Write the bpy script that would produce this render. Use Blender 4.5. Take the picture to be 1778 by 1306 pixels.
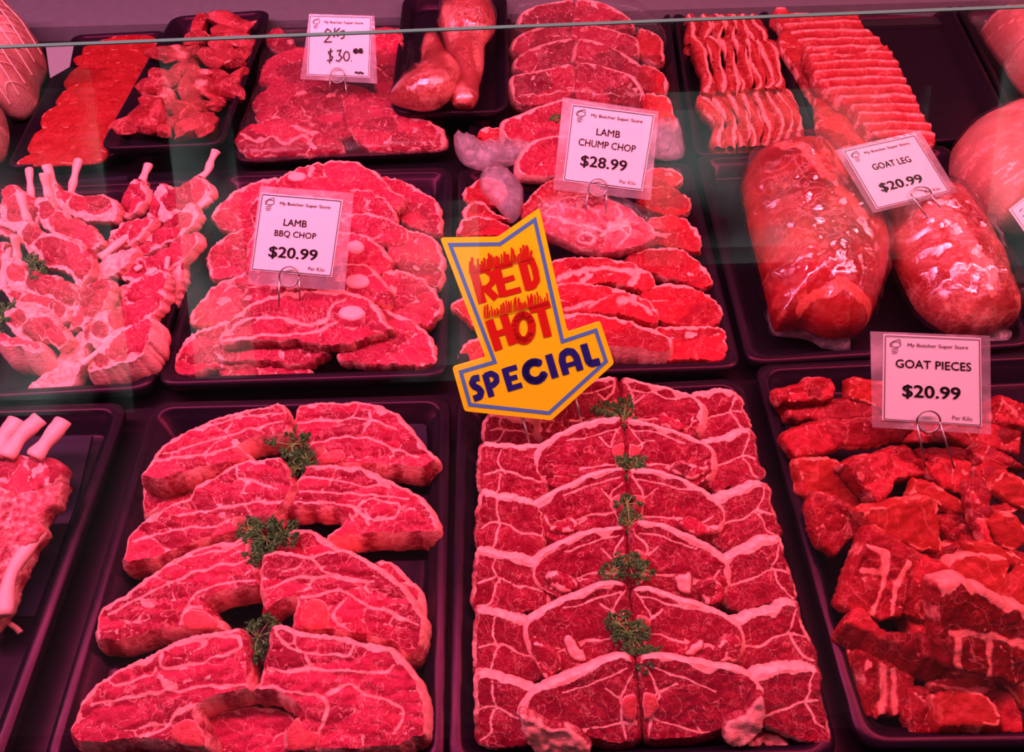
import bpy, bmesh, math, random
import numpy as np
from mathutils import Vector, Matrix
from mathutils.geometry import delaunay_2d_cdt

for _o in list(bpy.data.objects):
    bpy.data.objects.remove(_o)
SC = bpy.context.scene
COL = SC.collection
rnd = random.Random(7)

# ------------------------------------------------------------------ camera
W, H_IMG = 1778, 1306
F, CX, CY = 1450.0, 889.0, 653.0
CAM_Z = 0.70
PITCH = math.atan(1784.0 / F)
ROLL = math.radians(1.6)
FWD = Vector((0, math.cos(PITCH), -math.sin(PITCH)))
_r0, _u0 = Vector((1, 0, 0)), Vector((0, math.sin(PITCH), math.cos(PITCH)))
CR = _r0 * math.cos(ROLL) - _u0 * math.sin(ROLL)
CU = _r0 * math.sin(ROLL) + _u0 * math.cos(ROLL)
EYE = Vector((0, 0, CAM_Z))
cam_d = bpy.data.cameras.new('camera')
cam_d.sensor_fit = 'HORIZONTAL'
cam_d.sensor_width = 36.0
cam_d.lens = 36.0 * F / W
cam_d.clip_start = 0.01
cam = bpy.data.objects.new('camera', cam_d)
COL.objects.link(cam)
m3 = Matrix((CR, CU, -FWD)).transposed()
cam.matrix_world = Matrix.Translation(EYE) @ m3.to_4x4()
SC.camera = cam

# ------------------------------------------------------------------ world, lamps, exposure
wd = bpy.data.worlds.new('shop_ambient')
SC.world = wd
wd.use_nodes = True
wd.node_tree.nodes['Background'].inputs[0].default_value = (0.55, 0.50, 0.52, 1)
wd.node_tree.nodes['Background'].inputs[1].default_value = 0.03
SC.view_settings.view_transform = 'Standard'
SC.view_settings.look = 'None'
SC.view_settings.exposure = 0.0
SC.view_settings.gamma = 1.0

def lamp_area(name, loc, target, sx, sy, power, col):
    d = bpy.data.lights.new(name, 'AREA')
    d.shape = 'RECTANGLE'
    d.size, d.size_y = sx, sy
    d.energy = power
    d.color = col
    o = bpy.data.objects.new(name, d)
    COL.objects.link(o)
    o.location = loc
    o.rotation_euler = (Vector(target) - Vector(loc)).to_track_quat('-Z', 'Y').to_euler()
    return o
PINK_W = (1.0, 0.25, 0.49)      # fresher tube over the cutlet end
PINK_E = (1.0, 0.19, 0.275)      # warmer tube over the goat end
lamp_area('case_tube_light_west', (-0.85, 0.62, 1.05), (-0.85, 0.62, 0), 1.65, 0.05, 29, PINK_W)
lamp_area('case_tube_light_east', (0.85, 0.62, 1.05), (0.85, 0.62, 0), 1.65, 0.05, 26, PINK_E)
lamp_area('case_front_tube_light', (0, 0.16, 0.95), (0, 0.75, 0), 3.2, 0.05, 5, (1.0, 0.21, 0.36))
lamp_area('case_back_tube_light', (0, 1.30, 0.80), (0, 0.8, 0), 3.2, 0.05, 4, (1.0, 0.21, 0.36))

# ------------------------------------------------------------------ pixel <-> place helpers
def ray(u, v):
    return FWD + CR * ((u - CX) / F) - CU * ((v - CY) / F)
def on_z(u, v, z):
    d = ray(u, v)
    return EYE + d * ((z - CAM_Z) / d.z)
def on_plane(u, v, p0, n):
    d = ray(u, v)
    return EYE + d * ((p0 - EYE).dot(n) / d.dot(n))
CROP = {'c1': (0, 0), 'c2': (590, 0), 'c3': (1178, 0), 'c4': (0, 430), 'c5': (590, 430), 'c6': (1178, 430), 'c7': (0, 866),
        'c8': (590, 866), 'c9': (1178, 866), 'B1': (200, 680), 'B2': (200, 866), 'C1': (800, 640), 'C2': (800, 866),
        'E1': (0, 240), 'F1': (280, 260), 'G1': (780, 240), 'D1': (1300, 620), 'f': (0, 0)}
def q(c, pts):
    s = 1.0 if c == 'f' else (1778 / 478 if c == 'D1' else 1778 / 600)
    x0, y0 = CROP[c]
    return [(x0 + p[0] / s, y0 + p[1] / s) for p in pts]
def q1(c, x, y):
    return q(c, [(x, y)])[0]

# ------------------------------------------------------------------ scene objects
def tag(o, label=None, cat=None, group=None, kind=None):
    if label: o['label'] = label
    if cat: o['category'] = cat
    if group: o['group'] = group
    if kind: o['kind'] = kind
    return o
def link(name, me, mat=None, parent=None, matrix=None):
    o = bpy.data.objects.new(name, me)
    COL.objects.link(o)
    if mat is not None and me is not None and not me.materials:
        me.materials.append(mat)
    if parent is not None:
        o.parent = parent
    if matrix is not None:
        o.matrix_local = matrix
    return o
def empty(name, loc):
    o = bpy.data.objects.new(name, None)
    COL.objects.link(o)
    o.location = loc
    o.empty_display_size = 0.02
    return o
def mesh(name, verts, faces, smooth=True, attrs=None):
    me = bpy.data.meshes.new(name)
    me.from_pydata([tuple(map(float, v)) for v in verts], [], faces)
    if smooth:
        me.polygons.foreach_set('use_smooth', [True] * len(me.polygons))
    for k, a in (attrs or {}).items():
        at = me.attributes.new(k, 'FLOAT', 'POINT')
        at.data.foreach_set('value', np.asarray(a, dtype=np.float32))
    me.update()
    return me
def box_mesh(name, x0, x1, y0, y1, z0, z1):
    v = [(x, y, z) for z in (z0, z1) for (x, y) in ((x0, y0), (x1, y0), (x1, y1), (x0, y1))]
    f = [(3, 2, 1, 0), (4, 5, 6, 7), (0, 1, 5, 4), (1, 2, 6, 5), (2, 3, 7, 6), (3, 0, 4, 7)]
    return mesh(name, v, f, smooth=False)

# ------------------------------------------------------------------ materials
class NT:
    def __init__(s, name):
        s.m = bpy.data.materials.new(name)
        s.m.use_nodes = True
        s.t = s.m.node_tree
        s.t.nodes.clear()
        s.out = s.t.nodes.new('ShaderNodeOutputMaterial')
    def n(s, kind, **kw):
        nd = s.t.nodes.new('ShaderNode' + kind)
        for k, v in kw.items():
            if k.startswith('in_'):
                key = k[3:]
                key = int(key) if key.isdigit() else key.replace('_', ' ')
                if hasattr(v, 'is_linked') or isinstance(v, bpy.types.NodeSocket):
                    s.t.links.new(v, nd.inputs[key])
                else:
                    nd.inputs[key].default_value = v
            else:
                setattr(nd, k, v)
        return nd
    def math(s, op, a, b=None, c=None, clamp=False):
        nd = s.t.nodes.new('ShaderNodeMath')
        nd.operation = op
        nd.use_clamp = clamp
        for i, x in enumerate((a, b, c)):
            if x is None: continue
            if isinstance(x, bpy.types.NodeSocket): s.t.links.new(x, nd.inputs[i])
            else: nd.inputs[i].default_value = x
        return nd.outputs[0]
    def mix(s, fac, a, b, blend='MIX'):
        nd = s.t.nodes.new('ShaderNodeMix')
        nd.data_type = 'RGBA'
        nd.blend_type = blend
        for i, x in ((0, fac), (6, a), (7, b)):
            if isinstance(x, bpy.types.NodeSocket): s.t.links.new(x, nd.inputs[i])
            else: nd.inputs[i].default_value = x if i == 0 else (tuple(x) + (1,) if len(x) == 3 else x)
        return nd.outputs[2]
    def ramp(s, fac, a, b):
        nd = s.t.nodes.new('ShaderNodeMapRange')
        nd.interpolation_type = 'SMOOTHSTEP'
        s.t.links.new(fac, nd.inputs[0])
        nd.inputs[1].default_value = a
        nd.inputs[2].default_value = b
        return nd.outputs[0]
    def noise(s, co, scale, detail=3, w=None, rough=0.55, dist=0.0):
        nd = s.t.nodes.new('ShaderNodeTexNoise')
        nd.noise_dimensions = '4D'
        nd.inputs['Scale'].default_value = scale
        nd.inputs['Detail'].default_value = detail
        nd.inputs['Roughness'].default_value = rough
        nd.inputs['Distortion'].default_value = dist
        s.t.links.new(co, nd.inputs['Vector'])
        if w is not None: s.t.links.new(w, nd.inputs['W'])
        return nd.outputs[0]
    def bsdf(s, **kw):
        b = s.n('BsdfPrincipled', **kw)
        s.t.links.new(b.outputs[0], s.out.inputs[0])
        return b
def plain(name, col, rough=0.5, metal=0.0, spec=0.5, noise_amt=0.0, bump=0.0, bscale=400):
    t = NT(name)
    co = t.n('TexCoord').outputs['Object']
    c = tuple(col) + (1,)
    base = c
    if noise_amt:
        f = t.noise(co, 60, 4)
        base = t.mix(f, tuple(x * (1 - noise_amt) for x in col), tuple(min(1, x * (1 + noise_amt)) for x in col))
    b = t.bsdf(in_Base_Color=base, in_Roughness=rough, in_Metallic=metal)
    b.inputs['Specular IOR Level'].default_value = spec
    if bump:
        bp = t.n('Bump', in_Strength=bump, in_Distance=0.001, in_Height=t.noise(co, bscale, 4))
        t.t.links.new(bp.outputs[0], b.inputs['Normal'])
    return t.m
def meat_mat(name, dark, light, fat, marb=0.35, rough=0.36, grain=(1, 1, 1), mscale=120, bumps=0.75):
    t = NT(name)
    co = t.n('TexCoord').outputs['Object']
    w = t.math('MULTIPLY', t.n('ObjectInfo').outputs['Random'], 40.0)
    mp = t.n('Mapping', in_Vector=co)
    mp.inputs['Scale'].default_value = grain
    g = mp.outputs[0]
    fa = t.n('Attribute', attribute_name='fat').outputs['Fac']
    tone = t.n('Attribute', attribute_name='tone').outputs['Fac']
    n_big = t.noise(co, 55, 3, w)
    n_fine = t.noise(g, 420, 4, w, 0.6)
    n_mid = t.noise(co, 190, 4, w)
    gp = t.n('Mapping', in_Vector=co)
    gp.inputs['Scale'].default_value = (1.0, 3.2, 1.0)
    gp.inputs['Rotation'].default_value = (0, 0, 0.5)
    fib = t.noise(gp.outputs[0], 130, 5, w, 0.65, 0.8)
    lean_f = t.math('ADD', t.math('MULTIPLY', n_big, 0.50), t.math('ADD', t.math('MULTIPLY', tone, 0.50), t.math('MULTIPLY_ADD', fib, 0.55, t.math('MULTIPLY', n_fine, 0.25))))
    lean = t.mix(t.ramp(lean_f, 0.58, 1.25), dark, light)
    vein = t.noise(g, mscale, 4, w, 0.6, 0.9)
    vv = t.math('ABSOLUTE', t.math('SUBTRACT', vein, 0.5))
    vm = t.math('MULTIPLY', t.math('SUBTRACT', 1.0, t.ramp(vv, 0.002, 0.020)), t.ramp(n_big, 0.36, 0.58))
    vein2 = t.noise(co, mscale * 0.45, 3, w, 0.5, 0.7)
    v2 = t.math('ABSOLUTE', t.math('SUBTRACT', vein2, 0.48))
    vm = t.math('MAXIMUM', vm, t.math('MULTIPLY', t.math('SUBTRACT', 1.0, t.ramp(v2, 0.003, 0.013)), 1.25))
    speck = t.math('MULTIPLY', t.ramp(n_fine, 0.58, 0.72), 0.45)
    mar = t.math('MULTIPLY', t.math('MAXIMUM', vm, speck), marb * 0.8)
    fx = t.math('ADD', fa, t.math('MULTIPLY', t.math('SUBTRACT', n_mid, 0.5), 0.8))
    fm = t.ramp(fx, 0.30, 0.72)
    fall = t.math('MAXIMUM', fm, mar)
    fat2 = t.mix(t.ramp(n_mid, 0.35, 0.75), tuple(x * y for x, y in zip(fat, (1, 0.62, 0.66))), fat)
    col = t.mix(fall, lean, fat2)
    b = t.bsdf(in_Base_Color=col, in_Roughness=t.math('ADD', t.math('MULTIPLY', fm, 0.14), t.math('MULTIPLY_ADD', n_mid, 0.25, rough - 0.12)))
    b.inputs['Specular IOR Level'].default_value = 0.32
    b.inputs['Specular Tint'].default_value = (1.0, 0.30, 0.45, 1)
    hgt = t.math('ADD', t.math('MULTIPLY_ADD', fib, 0.5, t.math('MULTIPLY', n_fine, 0.5)), t.math('ADD', t.math('MULTIPLY', n_mid, 0.8), t.math('MULTIPLY', fm, 0.35)))
    bp = t.n('Bump', in_Strength=bumps, in_Distance=0.0014, in_Height=hgt)
    t.t.links.new(bp.outputs[0], b.inputs['Normal'])
    return t.m
def film_mat(name, tint=(0.9, 0.9, 0.9), base=0.04, edge=0.35, wr=0.5, scale=90, rough=0.12, stretch=(1, 1, 1), haze=0.0):
    """thin clear plastic: mostly see-through, with glossy creases"""
    t = NT(name)
    co = t.n('TexCoord').outputs['Object']
    mp = t.n('Mapping', in_Vector=co)
    mp.inputs['Scale'].default_value = stretch
    n1 = t.noise(mp.outputs[0], scale, 5, None, 0.6, 1.2)
    bp = t.n('Bump', in_Strength=wr, in_Distance=0.004, in_Height=n1)
    gl = t.n('BsdfGlossy', in_Color=tuple(tint) + (1,), in_Roughness=rough)
    t.t.links.new(bp.outputs[0], gl.inputs['Normal'])
    tr = t.n('BsdfTransparent', in_Color=(0.97, 0.97, 0.97, 1))
    lw = t.n('LayerWeight', in_Blend=0.35)
    t.t.links.new(bp.outputs[0], lw.inputs['Normal'])
    f = t.math('MULTIPLY_ADD', lw.outputs['Facing'], edge, base)
    mx = t.n('MixShader', in_0=f, in_1=tr.outputs[0], in_2=gl.outputs[0])
    out = mx.outputs[0]
    if haze:
        df = t.n('BsdfDiffuse', in_Color=(0.95, 0.82, 0.90, 1))
        hz = t.math('MULTIPLY', t.math('MULTIPLY_ADD', t.ramp(n1, 0.40, 0.75), 0.7, 0.3), haze)
        m2 = t.n('MixShader', in_0=hz, in_1=out, in_2=df.outputs[0])
        out = m2.outputs[0]
    t.t.links.new(out, t.out.inputs[0])
    return t.m

LAMB = meat_mat('lamb_meat', (0.216, 0.001, 0.02), (0.547, 0.022, 0.072), (0.96, 0.44, 0.42), 0.50)
LOIN = meat_mat('loin_meat', (0.144, 0.0003, 0.012), (0.418, 0.01, 0.046), (0.97, 0.52, 0.48), 0.40, mscale=160)
CHUMP = meat_mat('chump_meat', (0.245, 0.0005, 0.008), (0.533, 0.008, 0.022), (0.97, 0.45, 0.40), 0.28)
CUTLET = meat_mat('cutlet_meat', (0.245, 0.002, 0.024), (0.547, 0.028, 0.075), (0.98, 0.52, 0.50), 0.35)
GOAT = meat_mat('goat_meat', (0.15, 0.0006, 0.005), (0.48, 0.018, 0.030), (0.85, 0.30, 0.26), 0.34, mscale=70, bumps=0.6)
GOATSKIN = meat_mat('goat_skin_side', (0.24, 0.002, 0.006), (0.52, 0.040, 0.032), (0.85, 0.28, 0.22), 0.22, mscale=40, bumps=0.45)
SLICE = meat_mat('sliced_meat', (0.245, 0.003, 0.006), (0.446, 0.016, 0.018), (0.85, 0.24, 0.20), 0.22)
PALE = meat_mat('pale_meat', (0.59, 0.16, 0.13), (0.662, 0.3, 0.25), (0.95, 0.46, 0.40), 0.2, mscale=40)
SHANK = meat_mat('shank_meat', (0.331, 0.01, 0.012), (0.576, 0.09, 0.08), (0.92, 0.36, 0.30), 0.45, mscale=50)
RIBS = meat_mat('riblet_meat', (0.245, 0.006, 0.01), (0.504, 0.045, 0.045), (0.93, 0.44, 0.38), 0.35, mscale=60)
BONE = plain('bone', (0.95, 0.40, 0.40), 0.45, noise_amt=0.18, bump=0.4)
BONE2 = plain('cut_bone_marrow', (0.96, 0.36, 0.38), 0.45, noise_amt=0.10, bump=0.3)
SPONGE = meat_mat('cut_bone_sponge', (0.50, 0.02, 0.035), (0.74, 0.12, 0.14), (0.95, 0.44, 0.42), 0.4, mscale=220)
def plastic_mat(name, col, rough):
    t = NT(name)
    co = t.n('TexCoord').outputs['Object']
    mp = t.n('Mapping', in_Vector=co)
    mp.inputs['Scale'].default_value = (900, 18, 60)
    s1 = t.noise(mp.outputs[0], 1.0, 2)
    n = t.noise(co, 45, 5)
    r = t.math('ADD', t.math('MULTIPLY', n, 0.22), t.math('MULTIPLY_ADD', t.ramp(s1, 0.66, 0.74), 0.18, rough - 0.1))
    b = t.bsdf(in_Base_Color=t.mix(t.math('MULTIPLY', t.ramp(s1, 0.68, 0.76), 0.25), col, tuple(x * 2.4 for x in col)), in_Roughness=r)
    b.inputs['Specular IOR Level'].default_value = 0.28
    b.inputs['Specular Tint'].default_value = (1.0, 0.22, 0.52, 1)
    bp = t.n('Bump', in_Strength=0.12, in_Distance=0.001, in_Height=n)
    t.t.links.new(bp.outputs[0], b.inputs['Normal'])
    return t.m
PLASTIC = plastic_mat('black_tray_plastic', (0.008, 0.005, 0.011), 0.28)
LINER = plastic_mat('black_liner_sheet', (0.016, 0.014, 0.030), 0.42)
METAL = plain('steel_wire', (0.42, 0.42, 0.40), 0.30, metal=1.0)

# ------------------------------------------------------------------ 2D outline tools (numpy)
def resample(pts, step, smooth=True, closed=True):
    P = np.array(pts, float)
    n = len(P)
    if smooth:
        out = []
        rng = range(n) if closed else range(n - 1)
        for i in rng:
            if closed:
                p0, p1, p2, p3 = P[(i - 1) % n], P[i], P[(i + 1) % n], P[(i + 2) % n]
            else:
                p0, p1, p2, p3 = P[max(i - 1, 0)], P[i], P[i + 1], P[min(i + 2, n - 1)]
            # centripetal-ish Catmull-Rom with softened tangents
            t = np.linspace(0, 1, 9)[:-1][:, None]
            m1, m2 = (p2 - p0) * 0.42, (p3 - p1) * 0.42
            L = np.linalg.norm(p2 - p1)
            for m in (m1, m2):
                l = np.linalg.norm(m)
                if l > L * 0.9: m *= L * 0.9 / l
            out.append((2 * t**3 - 3 * t**2 + 1) * p1 + (t**3 - 2 * t**2 + t) * m1 + (-2 * t**3 + 3 * t**2) * p2 + (t**3 - t**2) * m2)
        D = np.vstack(out)
        if not closed: D = np.vstack([D, P[-1:]])
    else:
        D = P
    E = np.vstack([D, D[:1]]) if closed else D
    seg = np.linalg.norm(np.diff(E, axis=0), axis=1)
    s = np.concatenate([[0], np.cumsum(seg)])
    m = max(8 if closed else 2, int(s[-1] / step))
    u = np.linspace(0, s[-1], m + 1)[:-1] if closed else np.linspace(0, s[-1], m)
    return np.stack([np.interp(u, s, E[:, 0]), np.interp(u, s, E[:, 1])], 1)
def area2(P):
    x, y = P[:, 0], P[:, 1]
    return float(np.sum(x * np.roll(y, -1) - np.roll(x, -1) * y))
def normals2(P):
    t = np.roll(P, -1, 0) - np.roll(P, 1, 0)
    n = np.stack([t[:, 1], -t[:, 0]], 1)
    return n / (np.linalg.norm(n, axis=1, keepdims=True) + 1e-12)
def dist_poly(Q, P, closed=True):
    A = P if closed else P[:-1]
    B = np.roll(P, -1, 0) if closed else P[1:]
    d = B - A
    L = (d * d).sum(1) + 1e-14
    best = np.full(len(Q), 1e9)
    idx = np.zeros(len(Q), int)
    for k in range(0, len(Q), 800):
        q_ = Q[k:k + 800]
        t = np.clip(((q_[:, None, :] - A[None]) * d[None]).sum(2) / L[None], 0, 1)
        r = q_[:, None, :] - (A[None] + t[:, :, None] * d[None])
        dd = (r * r).sum(2)
        idx[k:k + 800] = dd.argmin(1)
        best[k:k + 800] = np.sqrt(dd.min(1))
    return best, idx
def sstep(a, b, x):
    t = np.clip((x - a) / (b - a), 0, 1)
    return t * t * (3 - 2 * t)
def wob(P, freq, seed, dim=2):
    """smooth pseudo-noise in about -1..1 of points P"""
    g = np.random.RandomState(seed)
    out = np.zeros(len(P))
    for k in range(6):
        v = g.normal(size=P.shape[1])
        v *= freq * (0.6 + 0.9 * g.rand()) * 6.283 / np.linalg.norm(v)
        out += np.sin(P @ v + g.rand() * 6.283)
    return out / 3.0
def inside(Q, P):
    x, y = Q[:, 0], Q[:, 1]
    c = np.zeros(len(Q), bool)
    A, B = P, np.roll(P, -1, 0)
    for a, b in zip(A, B):
        cond = (a[1] > y) != (b[1] > y)
        with np.errstate(divide='ignore', invalid='ignore'):
            xi = (b[0] - a[0]) * (y - a[1]) / (b[1] - a[1]) + a[0]
        c ^= cond & (x < xi)
    return c
def triangulate(ring, step, seed, extra=None):
    """fill a closed 2D ring: returns points, faces, ring index -> point index"""
    g = np.random.RandomState(seed)
    lo, hi = ring.min(0), ring.max(0)
    xs = np.arange(lo[0] + step / 2, hi[0], step)
    ys = np.arange(lo[1] + step / 2, hi[1], step * 0.87)
    X, Y = np.meshgrid(xs, ys)
    X = X + (np.arange(len(ys)) % 2)[:, None] * step / 2
    Q = np.stack([X.ravel(), Y.ravel()], 1) + g.uniform(-.18, .18, (X.size, 2)) * step
    if len(Q):
        Q = Q[inside(Q, ring)]
    if len(Q):
        d, _ = dist_poly(Q, ring)
        Q = Q[d > step * 0.55]
    n = len(ring)
    if extra is not None and len(extra):
        X_ = extra[inside(extra, ring)]
        if len(X_):
            d, _ = dist_poly(X_, ring)
            X_ = X_[d > step * 0.4]
        if len(X_):
            if len(Q):
                near = np.min(np.linalg.norm(Q[:, None, :] - X_[None], axis=2), 1)
                Q = Q[near > step * 0.55]
            Q = np.vstack([Q, X_])
    pts = [Vector(p) for p in ring] + [Vector(p) for p in Q]
    r = delaunay_2d_cdt(pts, [(i, (i + 1) % n) for i in range(n)], [list(range(n))], 1, 1e-7)
    V = np.array([tuple(v) for v in r[0]])
    back = {}
    for j, src in enumerate(r[3]):
        for s in src: back[s] = j
    F = []
    for f in r[2]:
        a, b, c = f[0], f[1], f[2]
        cr = (V[b][0] - V[a][0]) * (V[c][1] - V[a][1]) - (V[b][1] - V[a][1]) * (V[c][0] - V[a][0])
        F.append((a, b, c) if cr > 0 else (a, c, b))
    return V, F, back

class Frame:
    """a real plane in the case: point p0, slope tilt from the horizontal, turned by yaw"""
    def __init__(s, ref, z, tilt, yaw=0.0):
        s.p0 = on_z(ref[0], ref[1], z)
        t, y = math.radians(tilt), math.radians(yaw)
        rz = Matrix.Rotation(y, 3, 'Z')
        s.ex = rz @ Vector((1, 0, 0))
        s.ey = rz @ Vector((0, math.cos(t), math.sin(t)))
        s.n = rz @ Vector((0, -math.sin(t), math.cos(t)))
    def to2(s, pts):
        out = []
        for (u, v) in pts:
            w = on_plane(u, v, s.p0, s.n) - s.p0
            out.append((w.dot(s.ex), w.dot(s.ey)))
        return np.array(out)
    def matrix(s, c):
        o = s.p0 + s.ex * c[0] + s.ey * c[1]
        m = Matrix((s.ex, s.ey, s.n)).transposed().to_4x4()
        m.translation = o
        return m
SEED = [100]
def lowest(pts):
    return max(pts, key=lambda p: p[1])

def slab(name, pts, mat, z=0.03, tilt=35, yaw=0, thick=0.02, ref=None, seams=(), cells=0, cellw=0.0022, aniso=(1, 1), cap=None, rim=None,
         rim_mat=None, step=0.0024, smooth=True, bevel=0.0022, wall_fat=0.35, bumpy=0.0007, ridges=None, dome=0.0, edge_fat=0.0, bulge=0.0011, rag=0.0006, flare=0.0, eye=None,
         label=None, cat='meat', group=None, face_fat=0.0, drop=(0, 0), parent=None, bend=0.0):
    """a cut of meat: a face of the given outline on its own plane, with real thickness behind it.
    seams: polylines (pixels) of fat; cap: (dx, dy, width, thr) fat cover on the edges that face that way"""
    SEED[0] += 1
    seed = SEED[0]
    fr = Frame(ref or lowest(pts), z, tilt, yaw)
    P = fr.to2(pts)
    if area2(P) < 0: P = P[::-1]
    c = P.mean(0)
    R = resample(P, step * 1.15, smooth)
    R = R - c
    N = normals2(R)
    R = R + N * (wob(R, 55, seed) * rag * 0.8 + wob(R, 160, seed + 5) * rag * 0.7)[:, None]
    N = normals2(R)
    # capped outline weight
    if cap:
        cd = np.array(cap[:2], float)
        cd /= np.linalg.norm(cd)
        cw = sstep(cap[3] - 0.25, cap[3] + 0.25, N @ cd)
        k = np.ones(7) / 7
        cw = np.convolve(np.concatenate([cw[-3:], cw, cw[:3]]), k, 'valid')
    else:
        cw = np.zeros(len(R))
    inner = R - N * bevel
    # drop inset points that came too near the outline (concave corners)
    d, _ = dist_poly(inner, R)
    inner = np.where((d < bevel * 0.45)[:, None], R - N * bevel * 0.35, inner)
    SL = []
    for k_, sm in enumerate(seams):
        w = 0.0018
        if isinstance(sm, tuple) and len(sm) == 2 and isinstance(sm[0], (int, float)):
            w, sm = sm
        S_ = resample(fr.to2(sm) - c, 0.0016, True, False)
        S_ = S_ + np.stack([wob(S_, 45, seed + 31 + k_), wob(S_, 45, seed + 61 + k_)], 1) * 0.0011
        SL.append((w, S_))
    V, Fc, back = triangulate(inner, step, seed, np.vstack([a for _, a in SL]) if SL else None)
    wv = V + np.stack([wob(V, 45, seed + 1), wob(V, 45, seed + 2)], 1) * 0.0022
    dn, ix = dist_poly(wv, R)
    fat = np.full(len(V), face_fat, float)
    tone = np.full(len(V), 0.5)
    zz = np.zeros(len(V))
    if cap:
        w = cap[2] * (0.75 + 0.25 * wob(wv, 14, seed + 3)) * cw[ix]
        fat = np.maximum(fat, np.where(w > 1e-4, 1 - sstep(w * 0.85, w * 1.1 + 0.0012, dn), 0))
    if edge_fat:
        fat = np.maximum(fat, 1 - sstep(edge_fat * 0.5, edge_fat * 1.3, dn))
    if cells:
        g = np.random.RandomState(seed + 9)
        lo, hi = V.min(0), V.max(0)
        S = lo + g.rand(cells * 6, 2) * (hi - lo)
        S = S[inside(S, inner)]
        # spread the seeds
        keep = [S[0]]
        for _ in range(cells - 1):
            dd = np.min(np.stack([np.linalg.norm((S - k_) / aniso, axis=1) for k_ in keep]), 0)
            keep.append(S[(dd * (0.7 + 0.3 * g.rand(len(S)))).argmax()])
        S = np.array(keep)
        cc = np.stack([np.linalg.norm((wv - s_) / np.array(aniso), axis=1) for s_ in S], 1)
        o = np.sort(cc, 1)
        e = o[:, 1] - o[:, 0]
        wid = cellw * (0.75 + 0.6 * wob(wv, 30, seed + 4))
        fat = np.maximum(fat, np.clip(1 - e / (wid * 1.5), 0, 1) * (0.5 + 0.5 * sstep(-0.6, 0.5, wob(wv, 25, seed + 6))))
        tone = g.rand(len(S))[cc.argmin(1)]
        zz += bulge * sstep(0, 0.010, e) 
    for w, S in SL:
        ds, _ = dist_poly(V, S, False)
        ww = w * (0.85 + 0.45 * wob(V, 28, seed + 17))
        fat = np.maximum(fat, np.clip(1 - ds / (ww * 1.05 + 0.0004), 0, 1) * 0.95)
        zz += bulge * 0.7 * (sstep(0, w + 0.006, ds) - 1)
    if eye:
        # a round lean muscle set in paler tissue: (share of the length, share of the width, shift along the face)
        cv_ = np.cov(R.T)
        ev_, vec_ = np.linalg.eigh(cv_)
        ax1, ax2 = vec_[:, 1], vec_[:, 0]
        if ax1[0] < 0: ax1 = -ax1
        L1, L2 = np.abs(R @ ax1).max(), np.abs(R @ ax2).max()
        e1 = (wv @ ax1 - eye[2] * L1) / (eye[0] * L1)
        e2 = (wv @ ax2) / (eye[1] * L2)
        rr_ = np.sqrt(e1 ** 2 + e2 ** 2)
        out_ = sstep(0.92, 1.06, rr_)
        s2 = np.sqrt(((wv @ ax1 + 0.62 * L1) / (0.17 * L1)) ** 2 + (e2 * 1.6) ** 2)
        pale = out_ * (0.72 + 0.30 * wob(wv, 40, seed + 21)) * sstep(0.8, 1.15, s2)
        fat = np.maximum(fat, pale)
        zz += 0.0016 * (1 - sstep(0.6, 1.1, rr_))
    if ridges:
        # bones under the surface: (count, axis 0/1, height, curve)
        cnt, ax, hh, cv = ridges
        lo, hi = V.min(0), V.max(0)
        a = (V[:, ax] - lo[ax]) / (hi[ax] - lo[ax])
        b = (V[:, 1 - ax] - lo[1 - ax]) / (hi[1 - ax] - lo[1 - ax])
        ph = a * cnt + cv * (b - 0.5) ** 2 + 0.10 * wob(V, 18, seed + 7)
        rr = 0.5 + 0.5 * np.cos(ph * 6.283)
        zz += hh * rr
        fat = np.maximum(fat, sstep(0.42, 0.95, rr) * 0.62)
        tone = 0.2 + 0.5 * rr
    if dome:
        dm = dn.max()
        zz += dome * np.sqrt(np.clip(1 - (1 - dn / dm) ** 2, 0, 1))
    if bend:
        zz += -bend * (V[:, 0] / (np.abs(V[:, 0]).max() + 1e-6)) ** 2
    zz += bumpy * (wob(V, 40, seed + 8) + 0.6 * wob(V, 110, seed + 10)) * sstep(0, 0.006, dn)
    nv = len(V)
    verts = [(x, y, h) for (x, y), h in zip(V, zz)]
    faces = [tuple(f) for f in Fc]
    m = len(R)
    bd = bevel * 0.9
    drop = np.array(drop)
    zb = -bend * (R[:, 0] / (np.abs(R[:, 0]).max() + 1e-6)) ** 2 if bend else np.zeros(m)
    def ring(off, zd, kd):
        Q = R + N * off + drop * kd
        return [(p[0], p[1], zd + zb_) for p, zb_ in zip(Q, zb)]
    bl = thick * 0.05 + flare
    layers = [ring(0, -bd, 0), ring(bl * 0.6 + 0.0005, -thick * 0.35, .35), ring(bl, -thick * 0.7, .7), ring(flare - bevel * 0.5, -thick, 1)]
    wfat = np.clip(np.maximum(cw * 1.0, wall_fat + 0.25 * wob(R, 35, seed + 11)), 0, 1)
    fr_pts = [back.get(i) for i in range(m)]
    def wall(base, top_idx, top_is_face):
        out = []
        idx = list(top_idx)
        for L in range(4):
            nxt = [base + L * m + i for i in range(m)]
            for i in range(m):
                j = (i + 1) % m
                if None in (idx[i], idx[j]): continue
                if idx[i] == idx[j]:
                    out.append((idx[i], nxt[i], nxt[j]))
                else:
                    out.append((idx[i], nxt[i], nxt[j], idx[j]))
            idx = nxt
        out.append(tuple(reversed(idx)))
        return out
    lay = [p for L in layers for p in L]
    mt = fr.matrix(c)
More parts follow.
